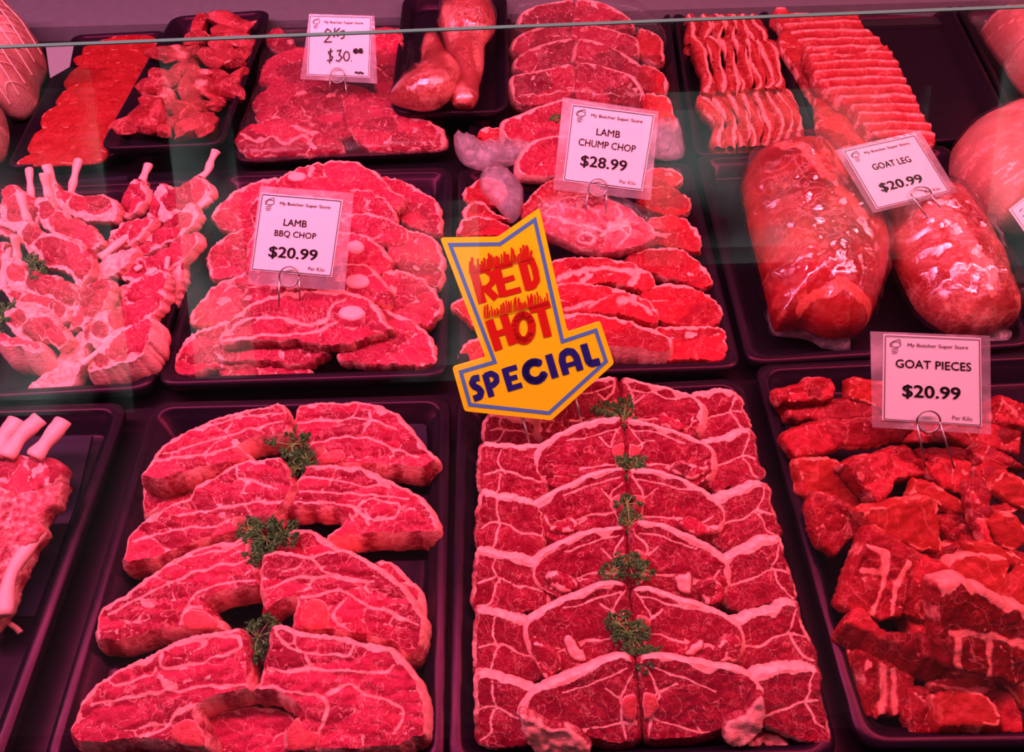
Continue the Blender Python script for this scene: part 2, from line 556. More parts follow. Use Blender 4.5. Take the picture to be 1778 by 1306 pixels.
    if rim is None:
        f2 = wall(nv, fr_pts, True)
        me = mesh(name, verts + lay, faces + f2, attrs={'fat': np.concatenate([fat, np.tile(wfat, 4)]), 'tone': np.concatenate([tone, np.full(4 * m, 0.45)])})
        o = link(name, me, mat, parent)
        o.matrix_basis = mt if parent is None else parent_mw(parent).inverted() @ mt
    else:
        me = mesh(name, verts, faces, attrs={'fat': fat, 'tone': tone})
        o = link(name, me, mat, parent)
        o.matrix_basis = mt if parent is None else parent_mw(parent).inverted() @ mt
        top = [verts[i] if i is not None else (R[k][0], R[k][1], 0) for k, i in enumerate(fr_pts)]
        f2 = wall(m, range(m), True)
        me2 = mesh(rim, top + lay, f2, attrs={'fat': np.tile(wfat, 5), 'tone': np.full(5 * m, 0.45)})
        link(rim, me2, rim_mat or mat, o)
    if label: tag(o, label, cat, group)
    o_frame[o.name] = (fr, c)
    return o
o_frame = {}

def child_slab(parent, name, pts, mat, lift=0.0006, thick=0.004, **kw):
    """a raised piece (cut bone, fat seam) on the face of a cut, as a part of it"""
    fr, c = o_frame[parent.name]
    P = fr.to2(pts) - c
    if area2(P) < 0: P = P[::-1]
    SEED[0] += 1
    R = resample(P, 0.0022, True)
    N = normals2(R)
    R = R + N * (wob(R, 90, SEED[0]) * 0.0004)[:, None]
    inn = R - N * 0.0012
    V, Fc, back = triangulate(inn, 0.003, SEED[0])
    m, nv = len(R), len(V)
    verts = [(x, y, lift + 0.0010) for x, y in V] + [(p[0], p[1], lift * 0.2) for p in R] + [(p[0], p[1], -thick) for p in R]
    faces = [tuple(f) for f in Fc]
    idx = [back.get(i, 0) for i in range(m)]
    for L in range(2):
        nx = [nv + L * m + i for i in range(m)]
        for i in range(m):
            j = (i + 1) % m
            if idx[i] != idx[j]:
                faces.append((idx[i], nx[i], nx[j], idx[j]))
        idx = nx
    n = len(verts)
    me = mesh(name, verts, faces, attrs={'fat': np.where(np.arange(n) < nv, 0.25, 0.75), 'tone': np.full(n, .5)})
    return link(name, me, mat, parent)

def tube(name, path, radii, mat, parent=None, nseg=10, flat=1.0, label=None, cat=None, group=None, world=True, seed=0, rough=0.0, attrs=True, caps=True):
    """a bent round bar through 3D points with a radius at each"""
    P = [Vector(p) for p in path]
    verts, faces = [], []
    prev = None
    org = P[0].copy()
    for i, p in enumerate(P):
        t = (P[min(i + 1, len(P) - 1)] - P[max(i - 1, 0)]).normalized()
        if prev is None:
            a = t.orthogonal().normalized()
            if abs(t.z) < 0.95:
                a = t.cross(Vector((0, 0, 1))).normalized()
        else:
            a = (prev - t * prev.dot(t)).normalized()
        prev = a
        b = t.cross(a)
        r = radii[i] if hasattr(radii, '__len__') else radii
        for k in range(nseg):
            th = 6.28318 * k / nseg
            rr = r * (1 + rough * math.sin(7 * i + 3.1 * k + seed))
            verts.append(p - org + a * (rr * math.cos(th)) + b * (rr * flat * math.sin(th)))
    for i in range(len(P) - 1):
        for k in range(nseg):
            j = (k + 1) % nseg
            faces.append((i * nseg + k, i * nseg + j, (i + 1) * nseg + j, (i + 1) * nseg + k))
    if caps:
        faces.append(tuple(reversed(range(nseg))))
        faces.append(tuple(range((len(P) - 1) * nseg, len(P) * nseg)))
    n = len(verts)
    me = mesh(name, verts, faces, attrs={'fat': np.full(n, 0.5), 'tone': np.full(n, .5)} if attrs else None)
    o = link(name, me, mat, parent)
    mw = Matrix.Translation(org)
    o.matrix_basis = mw if parent is None else parent_mw(parent).inverted() @ mw
    if label: tag(o, label, cat, group)
    return o
def parent_mw(o):
    return o.matrix_basis.copy() if o.parent is None else parent_mw(o.parent) @ o.matrix_basis
def spline3(pts, n=8):
    P = [Vector(p) for p in pts]
    out = []
    for i in range(len(P) - 1):
        p0, p1, p2, p3 = P[max(i - 1, 0)], P[i], P[i + 1], P[min(i + 2, len(P) - 1)]
        for k in range(n):
            t = k / n
            m1, m2 = (p2 - p0) * 0.5, (p3 - p1) * 0.5
            out.append(p1 * (2 * t**3 - 3 * t**2 + 1) + m1 * (t**3 - 2 * t**2 + t) + p2 * (-2 * t**3 + 3 * t**2) + m2 * (t**3 - t**2))
    out.append(P[-1])
    return out
def rib_bone(parent, pts, z0, z1, r, name='rib_bone', mat=None):
    """bare rib bone through pixel points, rising from z0 to z1"""
    n = len(pts)
    path = [on_z(u, v, z0 + (z1 - z0) * i / (n - 1)) for i, (u, v) in enumerate(pts)]
    sp = spline3(path, 6)
    k = len(sp)
    rad = [r * (0.92 + 0.12 * math.sin(i * 0.9) + (0.15 if i > k - 3 else 0)) for i in range(k)]
    return tube(name, sp, rad, mat or BONE, parent, 10, flat=0.7, rough=0.05)

def puff(name, pts, mat, z, height, tilt=0, yaw=0, label=None, cat='meat', group=None, step=0.004, seams=(), cells=0, fat=0.0, below=0.4, bumpy=0.002, expand=0.0, parent=None, power=0.5, cellw=0.003, wr=0.0):
    """a rounded lump with the given outline"""
    SEED[0] += 1
    seed = SEED[0]
    fr = Frame(lowest(pts), z, tilt, yaw)
    P = fr.to2(pts)
    if area2(P) < 0: P = P[::-1]
    c = P.mean(0)
    R = resample(P, step, True) - c
    if expand:
        R = R + normals2(R) * (expand * (1 + 0.5 * wob(R, 40, seed)))[:, None]
    V, Fc, back = triangulate(R, step, seed)
    dn, ix = dist_poly(V, R)
    dm = dn.max()
    prof = np.clip(1 - (1 - np.clip(dn / dm, 0, 1)) ** 2, 0, 1) ** power
    wv = V + np.stack([wob(V, 25, seed + 1), wob(V, 25, seed + 2)], 1) * 0.004
    fa = np.clip(fat + 0.35 * wob(wv, 14, seed + 3) + 0.2 * wob(wv, 40, seed + 4), 0, 1)
    tone = 0.5 + 0.4 * wob(wv, 16, seed + 5)
    z1 = height * prof + bumpy * prof * (wob(V, 22, seed + 6) + 0.5 * wob(V, 60, seed + 7))
    if wr:
        z1 = z1 + wr * (np.abs(wob(V * np.array([1, .4]), 70, seed + 12)) - 0.3) * (0.3 + prof)
    if cells:
        g = np.random.RandomState(seed)
        S = V[g.choice(len(V), cells, False)]
        cc = np.sort(np.stack([np.linalg.norm(wv - s_, axis=1) for s_ in S], 1), 1)
        e = cc[:, 1] - cc[:, 0]
        fa = np.maximum(fa, 1 - sstep(cellw * .4, cellw * 1.4, e))
        z1 = z1 + 0.002 * sstep(0, 0.012, e) - 0.002
    for sm in seams:
        w, sm = sm
        S = resample(fr.to2(sm) - c, 0.003, True, False)
        ds, _ = dist_poly(wv, S, False)
        fa = np.maximum(fa, 1 - sstep(w * .4, w * 1.1, ds))
    z2 = -height * below * prof
    n = len(V)
    ringset = set(back[i] for i in range(len(R)) if i in back)
    verts = [(x, y, h) for (x, y), h in zip(V, z1)]
    mp = {}
    for i, ((x, y), h) in enumerate(zip(V, z2)):
        if i in ringset: mp[i] = i
        else:
            mp[i] = len(verts)
            verts.append((x, y, h))
    faces = [tuple(f) for f in Fc] + [(mp[a], mp[c_], mp[b]) for a, b, c_ in Fc]
    k = len(verts)
    fa2, t2 = np.zeros(k), np.full(k, .5)
    fa2[:n], t2[:n] = fa, tone
    for i, j in mp.items(): fa2[j], t2[j] = fa[i], tone[i]
    me = mesh(name, verts, faces, attrs={'fat': fa2, 'tone': t2})
    o = link(name, me, mat, parent)
    mw = fr.matrix(c)
    o.matrix_basis = mw if parent is None else parent_mw(parent).inverted() @ mw
    if label: tag(o, label, cat, group)
    o_frame[o.name] = (fr, c)
    return o

# ------------------------------------------------------------------ trays
def inset_quad(Qd, d):
    n = len(Qd)
    P = [Vector((p[0], p[1])) for p in Qd]
    out = []
    for i in range(n):
        a, b, c = P[i - 1], P[i], P[(i + 1) % n]
        e1, e2 = (b - a).normalized(), (c - b).normalized()
        n1, n2 = Vector((-e1.y, e1.x)), Vector((-e2.y, e2.x))
        h = (n1 + n2).normalized()
        out.append(b + h * (d / max(0.3, h.dot(n1))))
    return out
def rounded(P, r, k=7):
    out = []
    n = len(P)
    for i in range(n):
        a, b, c = P[i - 1], P[i], P[(i + 1) % n]
        p, q_ = b + (a - b).normalized() * r, b + (c - b).normalized() * r
        for j in range(k):
            t = j / (k - 1)
            out.append(p * (1 - t) ** 2 + b * 2 * t * (1 - t) + q_ * t * t)
    return out
def tray(label, TL, TR, BR, BL, z0=0.0, h=0.028, group='black display trays', rad=0.02, rimw=0.011, slope=0.010, name='display_tray'):
    zt = z0 + h
    Qd = [on_z(*p, zt) for p in (BL, BR, TR, TL)]          # counter-clockwise seen from above
    o0 = sum((Vector(p) for p in Qd), Vector()) / 4
    P = [Vector((p.x - o0.x, p.y - o0.y)) for p in Qd]
    spec = [(0.002, h * 0.55, rad), (0.0, h * 0.9, rad), (0.0015, h, rad), (rimw - 0.002, h, rad * 0.9), (rimw, h - 0.0015, rad * 0.9),
            (rimw + 0.003, h * 0.72, rad * 0.85), (rimw + 0.0065, h * 0.70, rad * .85), (rimw + slope, 0.0045, rad * 0.75), (rimw + slope + 0.004, 0.003, rad * 0.7)]
    bottom = [(rimw + slope - 0.003, 0.0, rad * .8), (rimw + 0.001, h * 0.6, rad * 0.9)]
    rings = [rounded(inset_quad(P, d), r) for d, zz, r in spec]
    zs = [s[1] for s in spec]
    lower = [rounded(inset_quad(P, d), r) for d, zz, r in bottom]
    n = len(rings[0])
    seq = [(lower[0], 0.0), (lower[1], h * 0.6)] + list(zip(rings, zs))
    verts = [(p.x, p.y, zz) for R, zz in seq for p in R]
    faces = []
    for L in range(len(seq) - 1):
        for i in range(n):
            j = (i + 1) % n
            faces.append((L * n + i, L * n + j, (L + 1) * n + j, (L + 1) * n + i))
    faces.append(tuple((len(seq) - 1) * n + i for i in range(n)))
    faces.append(tuple(reversed(range(n))))
    me = mesh(name, verts, faces)
    o = link(name, me, PLASTIC)
    o.location = (o0.x, o0.y, z0)
    tag(o, label, 'tray', group)
    return o
# ------------------------------------------------------------------ the case
DECK = plastic_mat('dark_deck', (0.006, 0.005, 0.009), 0.42)
tag(link('floor', box_mesh('floor', -1.5, 1.6, -0.02, 1.30, -0.02, 0.0), DECK), 'dark deck of the display case under the trays', 'case deck', kind='structure')
tag(link('trim_1', box_mesh('trim_1', -1.5, 1.6, 1.285, 1.40, -0.02, 0.032), plain('pale_ledge', (0.15, 0.16, 0.18), 0.5, noise_amt=0.2)),
    'pale ledge along the back of the display case', 'ledge', kind='structure')
tag(link('trim_2', box_mesh('trim_2', -1.5, 1.6, 1.262, 1.285, 0.0, 0.008), plain('dark_rail', (0.02, 0.015, 0.02), 0.5)),
    'dark rail in front of the pale back ledge', 'rail', kind='structure')
tag(link('wall_back', box_mesh('wall_back', -1.5, 1.6, 1.40, 1.42, -0.02, 0.9), plain('back_panel', (0.09, 0.075, 0.085), 0.55, noise_amt=0.2)),
    'muted mauve back panel of the display case', 'wall', kind='structure')
tag(link('wall_front', box_mesh('wall_front', -1.5, 1.6, -0.02, 0.03, -0.9, -0.0005), plain('front_panel', (0.2, 0.2, 0.2), 0.4)),
    'grey front skirt of the display case', 'wall', kind='structure')
# the shop in front of the case, seen only as a faint reflection in the glass
tag(link('floor_shop', box_mesh('floor_shop', -4, 4, -4.2, -0.03, -0.92, -0.9), plain('shop_tiles', (0.25, 0.25, 0.26), 0.5, noise_amt=0.3)),
    'grey floor of the shop in front of the case', 'floor', kind='structure')
tag(link('wall_shop', box_mesh('wall_shop', -4, 4, -4.3, -4.2, -0.9, 1.7), plain('shop_wall', (0.30, 0.29, 0.28), 0.6)),
    'grey wall across the shop from the case', 'wall', kind='structure')
t = NT('reflection_glow')  # glow of the added panels, patchy to soften their reflections
wn = t.noise(t.n('TexCoord').outputs['Object'], 1.7, 3)
em = t.n('Emission', in_Color=(0.86, 0.97, 0.95, 1), in_Strength=t.math('MULTIPLY', t.ramp(wn, 0.34, 0.66), 0.85))
t.t.links.new(em.outputs[0], t.out.inputs[0])
GLOW = t.m
for i, (x0, x1, z0, z1) in enumerate(((-3.3, -2.3, -0.75, 1.1), (-1.9, -1.55, -0.55, 1.2), (-0.75, -0.2, -0.6, 0.35), (0.75, 2.3, 0.05, 0.9), (2.7, 3.8, -0.1, 1.1))):  # unseen glowing panels, added and spread to give the front glass pale reflections
    tag(link('window_%d' % (i + 2), box_mesh('window_%d' % (i + 2), x0, x1, -4.2, -4.17, z0, z1), GLOW),
        'glowing panel added across the shop for the glass reflection, %s' % ('the widest on the west', 'narrow one', 'low one', 'long one', 'last one on the east')[i], 'window', kind='structure')
# the leaning front glass: its polished top edge crosses the top of the view
gt0, gt1 = 0.30, 0.115
def gpt(u, v, y):
    d = ray(u, v)
    return EYE + d * (y / d.y)
A_ = gpt(0, 85, gt0)
B_ = gpt(1778, 15, gt0)
dirx = (B_ - A_).normalized()
A_ = A_ - dirx * 0.6
B_ = B_ + dirx * 0.6
foot = Vector((0, gt1 - gt0, -0.02 - A_.z))
nrm = dirx.cross(foot).normalized()
th = nrm * 0.006
Cn = [A_, B_, Vector((B_.x, gt1, 0.0)), Vector((A_.x, gt1, 0.0))]
gv = Cn + [p + th for p in Cn]
t = NT('front_glass')
lw = t.n('LayerWeight', in_Blend=0.5)
gl = t.n('BsdfGlossy', in_Color=(0.92, 1.0, 0.97, 1), in_Roughness=0.01)
tr = t.n('BsdfTransparent', in_Color=(0.985, 0.99, 0.985, 1))
fz = t.math('MULTIPLY_ADD', t.math('POWER', lw.outputs['Facing'], 5.0), 0.9, 0.042)
mx = t.n('MixShader', in_0=fz, in_1=tr.outputs[0], in_2=gl.outputs[0])
t.t.links.new(mx.outputs[0], t.out.inputs[0])
GLASS = t.m
EDGE = plain('polished_glass_edge', (0.05, 0.26, 0.15), 0.5, spec=0.3)
gme = mesh('window_1', gv, [(0, 1, 2, 3), (7, 6, 5, 4)], smooth=False)
glass = tag(link('window_1', gme, GLASS), 'leaning front glass of the display case', 'glass', kind='structure')
ev = [A_, B_, B_ + th, A_ + th]
up = Vector((0, 0, 0.0004))
eme = mesh('glass_edge', ev + [p + up for p in ev], [(0, 3, 2, 1), (4, 5, 6, 7), (0, 1, 5, 4), (2, 3, 7, 6), (1, 2, 6, 5), (3, 0, 4, 7)], smooth=False)
link('glass_edge', eme, EDGE, glass)

# ------------------------------------------------------------------ trays
tray('black tray of bare rib racks in the near corner beside the shoulder chops', (-330, 714), (224, 697), (-12, 1360), (-700, 1400))
tray('black tray holding the paired shoulder chops with parsley, nearest row', (262, 697), (783, 685), (772, 1352), (62, 1352))
tray('black tray holding the long double row of loin chops', (793, 680), (1290, 655), (1462, 1320), (776, 1342))
tray('black tray heaped with goat pieces', (1308, 632), (1900, 605), (2150, 1292), (1492, 1300))
tray('black tray of lamb cutlets with upright bones', (-130, 325), (372, 305), (262, 676), (-230, 704))
tray('black tray of barbecue chops under the $20.99 lamb card', (383, 298), (788, 290), (776, 654), (270, 670))
tray('black tray of chump chops behind the yellow arrow', (794, 290), (1200, 282), (1290, 640), (796, 656))
tray('black tray carrying the two wrapped goat legs', (1208, 268), (1648, 250), (1800, 600), (1298, 632))
tray('black tray with the big pale boned roll, at the edge of the view', (1664, 248), (2050, 230), (2300, 580), (1822, 598))
SMALL = 'small black meat trays at the back'
tray('small black tray of thin red steaks', (126, 60), (290, 52), (210, 268), (8, 292), h=0.022, group=SMALL, rad=0.018, rimw=0.006)
tray('small black tray of diced meat lying tilted across its neighbours', (298, 28), (470, 16), (384, 250), (170, 258), z0=0.028, h=0.024, group=SMALL, rad=0.022, rimw=0.006)
tray('wrapped black tray of forequarter chops under the two kilo card', (470, 48), (705, 42), (786, 262), (405, 280), h=0.022, group=SMALL, rad=0.02, rimw=0.007)
tray('small black tray with two wrapped shanks, raised above the others', (700, -10), (880, -14), (884, 194), (676, 196), z0=0.030, h=0.022, group=SMALL, rad=0.03, rimw=0.006)
tray('black tray under the bagged loin chops at the back', (882, 22), (1162, 14), (1196, 272), (792, 286), h=0.024, rimw=0.007)
tray('black tray of narrow riblet strips in three rows', (1168, 20), (1332, 14), (1428, 256), (1206, 270), h=0.024, rimw=0.007)
tray('wide black tray half filled by two rib racks', (1338, 14), (1650, 2), (1770, 236), (1432, 256), h=0.024, rimw=0.008)
tray('black tray of bagged pale poultry in the far corner', (1658, 4), (1960, -8), (2120, 226), (1776, 236), h=0.024, rimw=0.008)

def sheet(name, c, pts, z, mat, label, cat, rise=0.0):
    """a thin cut sheet lying in a tray"""
    P = [on_z(*p, z) for p in q(c, pts)]
    o0 = sum((p for p in P), Vector()) / len(P)
    n = len(P)
    v = [p - o0 for p in P] + [p - o0 + Vector((0, 0, 0.0008)) for p in P]
    f = [tuple(range(n, 2 * n)), tuple(reversed(range(n)))] + [(i, (i + 1) % n, n + (i + 1) % n, n + i) for i in range(n)]
    if Vector(np.cross(np.array(v[1] - v[0]), np.array(v[2] - v[0]))).z < 0:
        f = [tuple(reversed(k)) for k in f]
    o = link(name, mesh(name, v, f, smooth=False), mat)
    o.location = o0
    tag(o, label, cat)
    return o
sheet('tray_liner', 'c4', [(-200, 985), (475, 968), (395, 1310), (180, 1900), (-900, 1900)], 0.004, LINER, 'black liner sheet under the bare rib racks', 'tray liner')
sheet('tray_liner', 'E1', [(400, 215), (655, 195), (660, 260), (640, 420), (420, 420)], 0.006, LINER, 'grey liner sheet showing behind the lamb cutlets', 'tray liner')
sheet('tray_liner', 'F1', [(1120, 135), (1385, 120), (1390, 250), (1130, 260)], 0.006, LINER, 'dark liner sheet behind the barbecue chops', 'tray liner')
sheet('tray_liner', 'B1', [(1440, 150), (1600, 140), (1610, 330), (1500, 330)], 0.006, LINER, 'dark liner sheet behind the paired shoulder chops', 'tray liner')
# ------------------------------------------------------------------ paired shoulder chops (nearest row)
KS = dict(cat='meat chop', group='paired shoulder chops')
def shoulder(label, c, pts, dx, z=0.036, **kw):
    a = dict(tilt=17, thick=0.030, drop=(0.0, -0.008), cells=17, cellw=0.0016, aniso=(1.9, 0.62), cap=(dx, 0.75, 0.0042, 0.35), rim='fat_rim', wall_fat=0.55, step=0.0018, rag=0.0009, bevel=0.003, flare=0.002)
    a.update(kw)
    bone = a.pop('bone', None)
    o = slab('shoulder_chop', q(c, pts), LAMB, z=z, label=label, **a, **KS)
    if bone:
        child_slab(o, 'cut_bone', q(c, bone), SPONGE, lift=0.0014)
    return o
shoulder('shoulder chop on the cutlet side of the pair furthest back in the near tray', 'B1',
    [(865, 65), (740, 80), (600, 110), (440, 165), (300, 235), (210, 310), (165, 380), (125, 430), (160, 455), (240, 465), (300, 440), (450, 400), (640, 370), (700, 345), (680, 318), (640, 290), (680, 260), (780, 240), (870, 225), (892, 190)], -0.6, z=0.050,
    seams=[(0.0019, q('B1', [(880, 150), (700, 190), (500, 250), (250, 320)])), (0.0015, q('B1', [(860, 110), (640, 130), (450, 200)])), (0.0025, q('B1', [(640, 285), (560, 300), (420, 330), (200, 350)]))], bone=[(640, 330), (600, 300), (630, 285), (675, 320), (680, 345)])
shoulder('lower shoulder chop stacked beneath the furthest back chop of the near tray', 'B1',
    [(150, 470), (260, 470), (480, 410), (640, 385), (620, 470), (460, 560), (260, 610), (150, 640), (138, 560)], -0.6, z=0.018, cells=4)
shoulder('shoulder chop on the loin side of the pair furthest back in the near tray', 'B1',
    [(945, 70), (1060, 55), (1280, 52), (1400, 85), (1480, 140), (1550, 220), (1600, 290), (1665, 345), (1620, 385), (1560, 400), (1400, 390), (1180, 380), (1040, 370), (1035, 340), (1080, 300), (985, 300), (950, 240), (895, 190), (930, 120)], 0.6, z=0.040,
    seams=[(0.0019, q('B1', [(920, 160), (1030, 155), (1100, 150), (1220, 130), (1260, 60)])), (0.0015, q('B1', [(1220, 130), (1330, 150), (1440, 190)])), (0.0025, q('B1', [(1000, 280), (1140, 240), (1280, 235), (1400, 280), (1560, 340)]))], bone=[(1045, 345), (1090, 310), (1160, 300), (1190, 335), (1150, 362), (1070, 366)])
shoulder('shoulder chop with a flat bone edge, cutlet side of the second pair from the back', 'B1',
    [(855, 340), (760, 345), (640, 360), (520, 430), (420, 480), (380, 540), (240, 600), (120, 680), (65, 750), (45, 830), (25, 870), (60, 890), (200, 870), (400, 790), (560, 750), (640, 720), (620, 660), (800, 650), (870, 570), (925, 490), (900, 430)], -0.6,
    seams=[(0.0025, q('B1', [(860, 570), (700, 575), (540, 600), (330, 640)])), (0.0019, q('B1', [(640, 650), (520, 690), (360, 700), (100, 770)])), (0.0019, q('B1', [(620, 380), (640, 440), (840, 500)]))])
shoulder('shoulder chop with an arched gap, loin side of the second pair from the back', 'B1',
    [(965, 380), (1080, 375), (1260, 388), (1400, 450), (1560, 530), (1630, 600), (1675, 700), (1640, 740), (1500, 740), (1300, 745), (1110, 765), (1090, 740), (1170, 680), (1175, 640), (1120, 605), (1020, 598), (900, 600), (920, 510), (940, 450), (970, 420)], 0.6,
    seams=[(0.0025, q('B1', [(910, 575), (1050, 570), (1180, 590), (1260, 620), (1300, 680)])), (0.0019, q('B1', [(1240, 640), (1262, 570), (1360, 555), (1460, 590), (1440, 650), (1330, 660)])), (0.0015, q('B1', [(930, 510), (1100, 520), (1300, 530), (1500, 560)])), (0.0015, q('B1', [(950, 440), (1100, 450), (1240, 480), (1420, 490)]))])
shoulder('slim shoulder chop half hidden behind the parsley, loin side', 'B1',
    [(905, 715), (1000, 712), (1090, 760), (1130, 790), (1250, 840), (1300, 880), (1200, 960), (900, 960), (780, 860)], 0.5, z=0.026, cells=5)
shoulder('shoulder chop with a dark arched hollow, cutlet side of the third pair from the back', 'c7',
    [(1270, 190), (1200, 215), (1050, 240), (930, 290), (800, 370), (650, 480), (510, 580), (495, 720), (620, 745), (800, 690), (930, 670), (1140, 680), (1130, 620), (1060, 550), (1090, 510), (1200, 480), (1340, 455), (1330, 400), (1290, 300)], -0.6,
    seams=[(0.0025, q('c7', [(1330, 420), (1150, 440), (1000, 490), (960, 560)])), (0.0019, q('c7', [(1290, 320), (1100, 350), (850, 440), (560, 600)])), (0.0019, q('c7', [(1250, 220), (1180, 260), (950, 310), (740, 430)])), (0.0022, q('c7', [(930, 640), (960, 570), (1060, 560)]))], bone=[(950, 665), (945, 600), (1000, 570), (1070, 590), (1115, 625), (1120, 665), (1040, 672)])
shoulder('shoulder chop with a knobbly vertebra, loin side of the third pair from the back', 'B2',
    [(760, 290), (850, 268), (1000, 290), (1110, 262), (1200, 270), (1330, 330), (1480, 440), (1560, 560), (1595, 650), (1560, 790), (1500, 820), (1420, 750), (1140, 690), (920, 680), (920, 600), (935, 515), (840, 545), (770, 600), (755, 500), (745, 400)], 0.6,
    seams=[(0.0025, q('B2', [(760, 470), (900, 420), (1100, 400), (1300, 430)])), (0.0025, q('B2', [(960, 510), (1060, 500), (1150, 470), (1260, 530), (1440, 600), (1560, 650)])), (0.0019, q('B2', [(1000, 300), (1060, 360), (1200, 420), (1330, 430)])), (0.0022, q('B2', [(1180, 520), (1130, 600), (1200, 680), (1400, 740)]))], bone=[(950, 640), (960, 560), (1010, 520), (1080, 530), (1100, 600), (1090, 670), (990, 670)])
shoulder('large shoulder chop nearest the glass, cutlet side', 'c7',
    [(1250, 680), (1100, 690), (930, 720), (800, 790), (640, 860), (500, 950), (420, 1040), (370, 1160), (365, 1250), (500, 1275), (700, 1250), (880, 1265), (1060, 1290), (1070, 1230), (1020, 1140), (1015, 1085), (1100, 1030), (1290, 985), (1290, 950), (1290, 860)], -0.6,
    seams=[(0.0022, q('c7', [(820, 800), (830, 860), (920, 870), (1100, 820), (1240, 770), (1230, 710), (1050, 720), (860, 770)])), (0.0025, q('c7', [(1290, 960), (1050, 970), (800, 1000), (480, 1060)])), (0.0031, q('c7', [(1020, 1060), (900, 1110), (850, 1180), (700, 1240)])), (0.0019, q('c7', [(800, 870), (780, 910), (600, 960)]))], bone=[(890, 1245), (890, 1180), (950, 1140), (1010, 1150), (1045, 1210), (1040, 1275), (950, 1270)])
shoulder('large shoulder chop nearest the glass, loin side', 'B2',
    [(800, 660), (900, 660), (960, 685), (1140, 705), (1280, 740), (1420, 765), (1500, 850), (1570, 950), (1605, 1060), (1610, 1215), (1540, 1250), (1440, 1290), (1050, 1310), (880, 1310), (870, 1200), (940, 1110), (915, 1060), (830, 1010), (700, 985), (745, 940), (760, 860), (790, 760)], 0.6,
    seams=[(0.0025, q('B2', [(760, 880), (950, 880), (1200, 890), (1400, 890), (1440, 860)])), (0.0019, q('B2', [(820, 690), (900, 770), (1060, 800), (1200, 810), (1235, 740)])), (0.0031, q('B2', [(720, 965), (900, 990), (1080, 1040), (1080, 1120), (1040, 1200)])), (0.0025, q('B2', [(1090, 1000), (1200, 960), (1320, 1020), (1480, 1090), (1440, 1200)]))], bone=[(895, 1290), (885, 1215), (935, 1130), (975, 1180), (1050, 1210), (1040, 1280), (960, 1300)])
shoulder('shoulder chop lying deep in the hollow beneath the nearest pair', 'B2',
    [(400, 1120), (600, 1070), (760, 1060), (900, 1090), (960, 1180), (940, 1360), (420, 1360)], 0.0, z=0.012, thick=0.008, cells=5, tilt=12)
shoulder('lower shoulder chop peeping out beneath the third pair, loin side', 'B2',
    [(1330, 330), (1420, 325), (1500, 400), (1575, 470), (1592, 560), (1590, 640), (1480, 560)], 0.6, z=0.020, thick=0.015, cells=3, tilt=12)

# ------------------------------------------------------------------ loin chops
KL = dict(cat='meat chop', group='paired loin chops')
def nrmd(pts, segs):
    xs = [p[0] for p in pts]; ys = [p[1] for p in pts]
    x0, x1, y0, y1 = min(xs), max(xs), min(ys), max(ys)
    return [(w, [(x0 + a * (x1 - x0), y0 + b * (y1 - y0)) for a, b in s]) for w, s in segs]
def shrink_inner(P, side):
    xs = [p[0] for p in P]
    x0, x1 = min(xs), max(xs)
    return [((p[0] + side * 1.6) if ((x1 - p[0]) if side < 0 else (p[0] - x0)) < 0.2 * (x1 - x0) else p[0], p[1]) for p in P]
def loin(label, c, pts, side, vis=0.62, **kw):
    P = q(c, pts)
    j = lambda s: s + rnd.uniform(-.03, .03)
    s = [(0.0018, [(.99, vis * .72), (.82, vis * .78), (.55, vis * .84), (.25, vis * .95), (.12, vis * .8)]),
         (0.0016, [(.97, vis * .05), (.90, vis * .25), (.84, vis * .5), (.95, vis * .72)]),
         (0.0014, [(.84, vis * .5), (.70, vis * .35)]), (0.0016, [(.93, vis * .5), (.86, vis * .62), (.90, vis * .95)]), (0.0012, [(.9, vis * .15), (.6, vis * .3), (.35, vis * .4)]), (0.0011, [(.55, vis * .84), (.4, vis * 1.0)]),
         (0.0018, [(.42, vis * 1.0), (.30, vis * .9), (.22, vis * 1.02)])]
    segs = [(w, [((j(a) if side < 0 else 1 - j(a)), j(b)) for a, b in k]) for w, k in s]
    a = dict(tilt=34, thick=0.021, cap=(side * 0.9, 0.62, 0.0050, 0.12), rim='fat_rim', wall_fat=0.15, step=0.0016, bevel=0.0024, z=0.030, flare=0.003, drop=(side * 0.004, -0.009))
    a.update(kw)
    o = slab('loin_chop', shrink_inner(P, side), LOIN, label=label, seams=nrmd(P, segs), **a, **KL)
    bs = [(.945, .44), (.955, .60), (.93, .74), (.87, .70), (.83, .58), (.86, .47)]
    child_slab(o, 'bone', nrmd(P, [(0, [((x if side < 0 else 1 - x), y * vis) for x, y in bs])])[0][1], SPONGE, lift=0.0012)
    return o
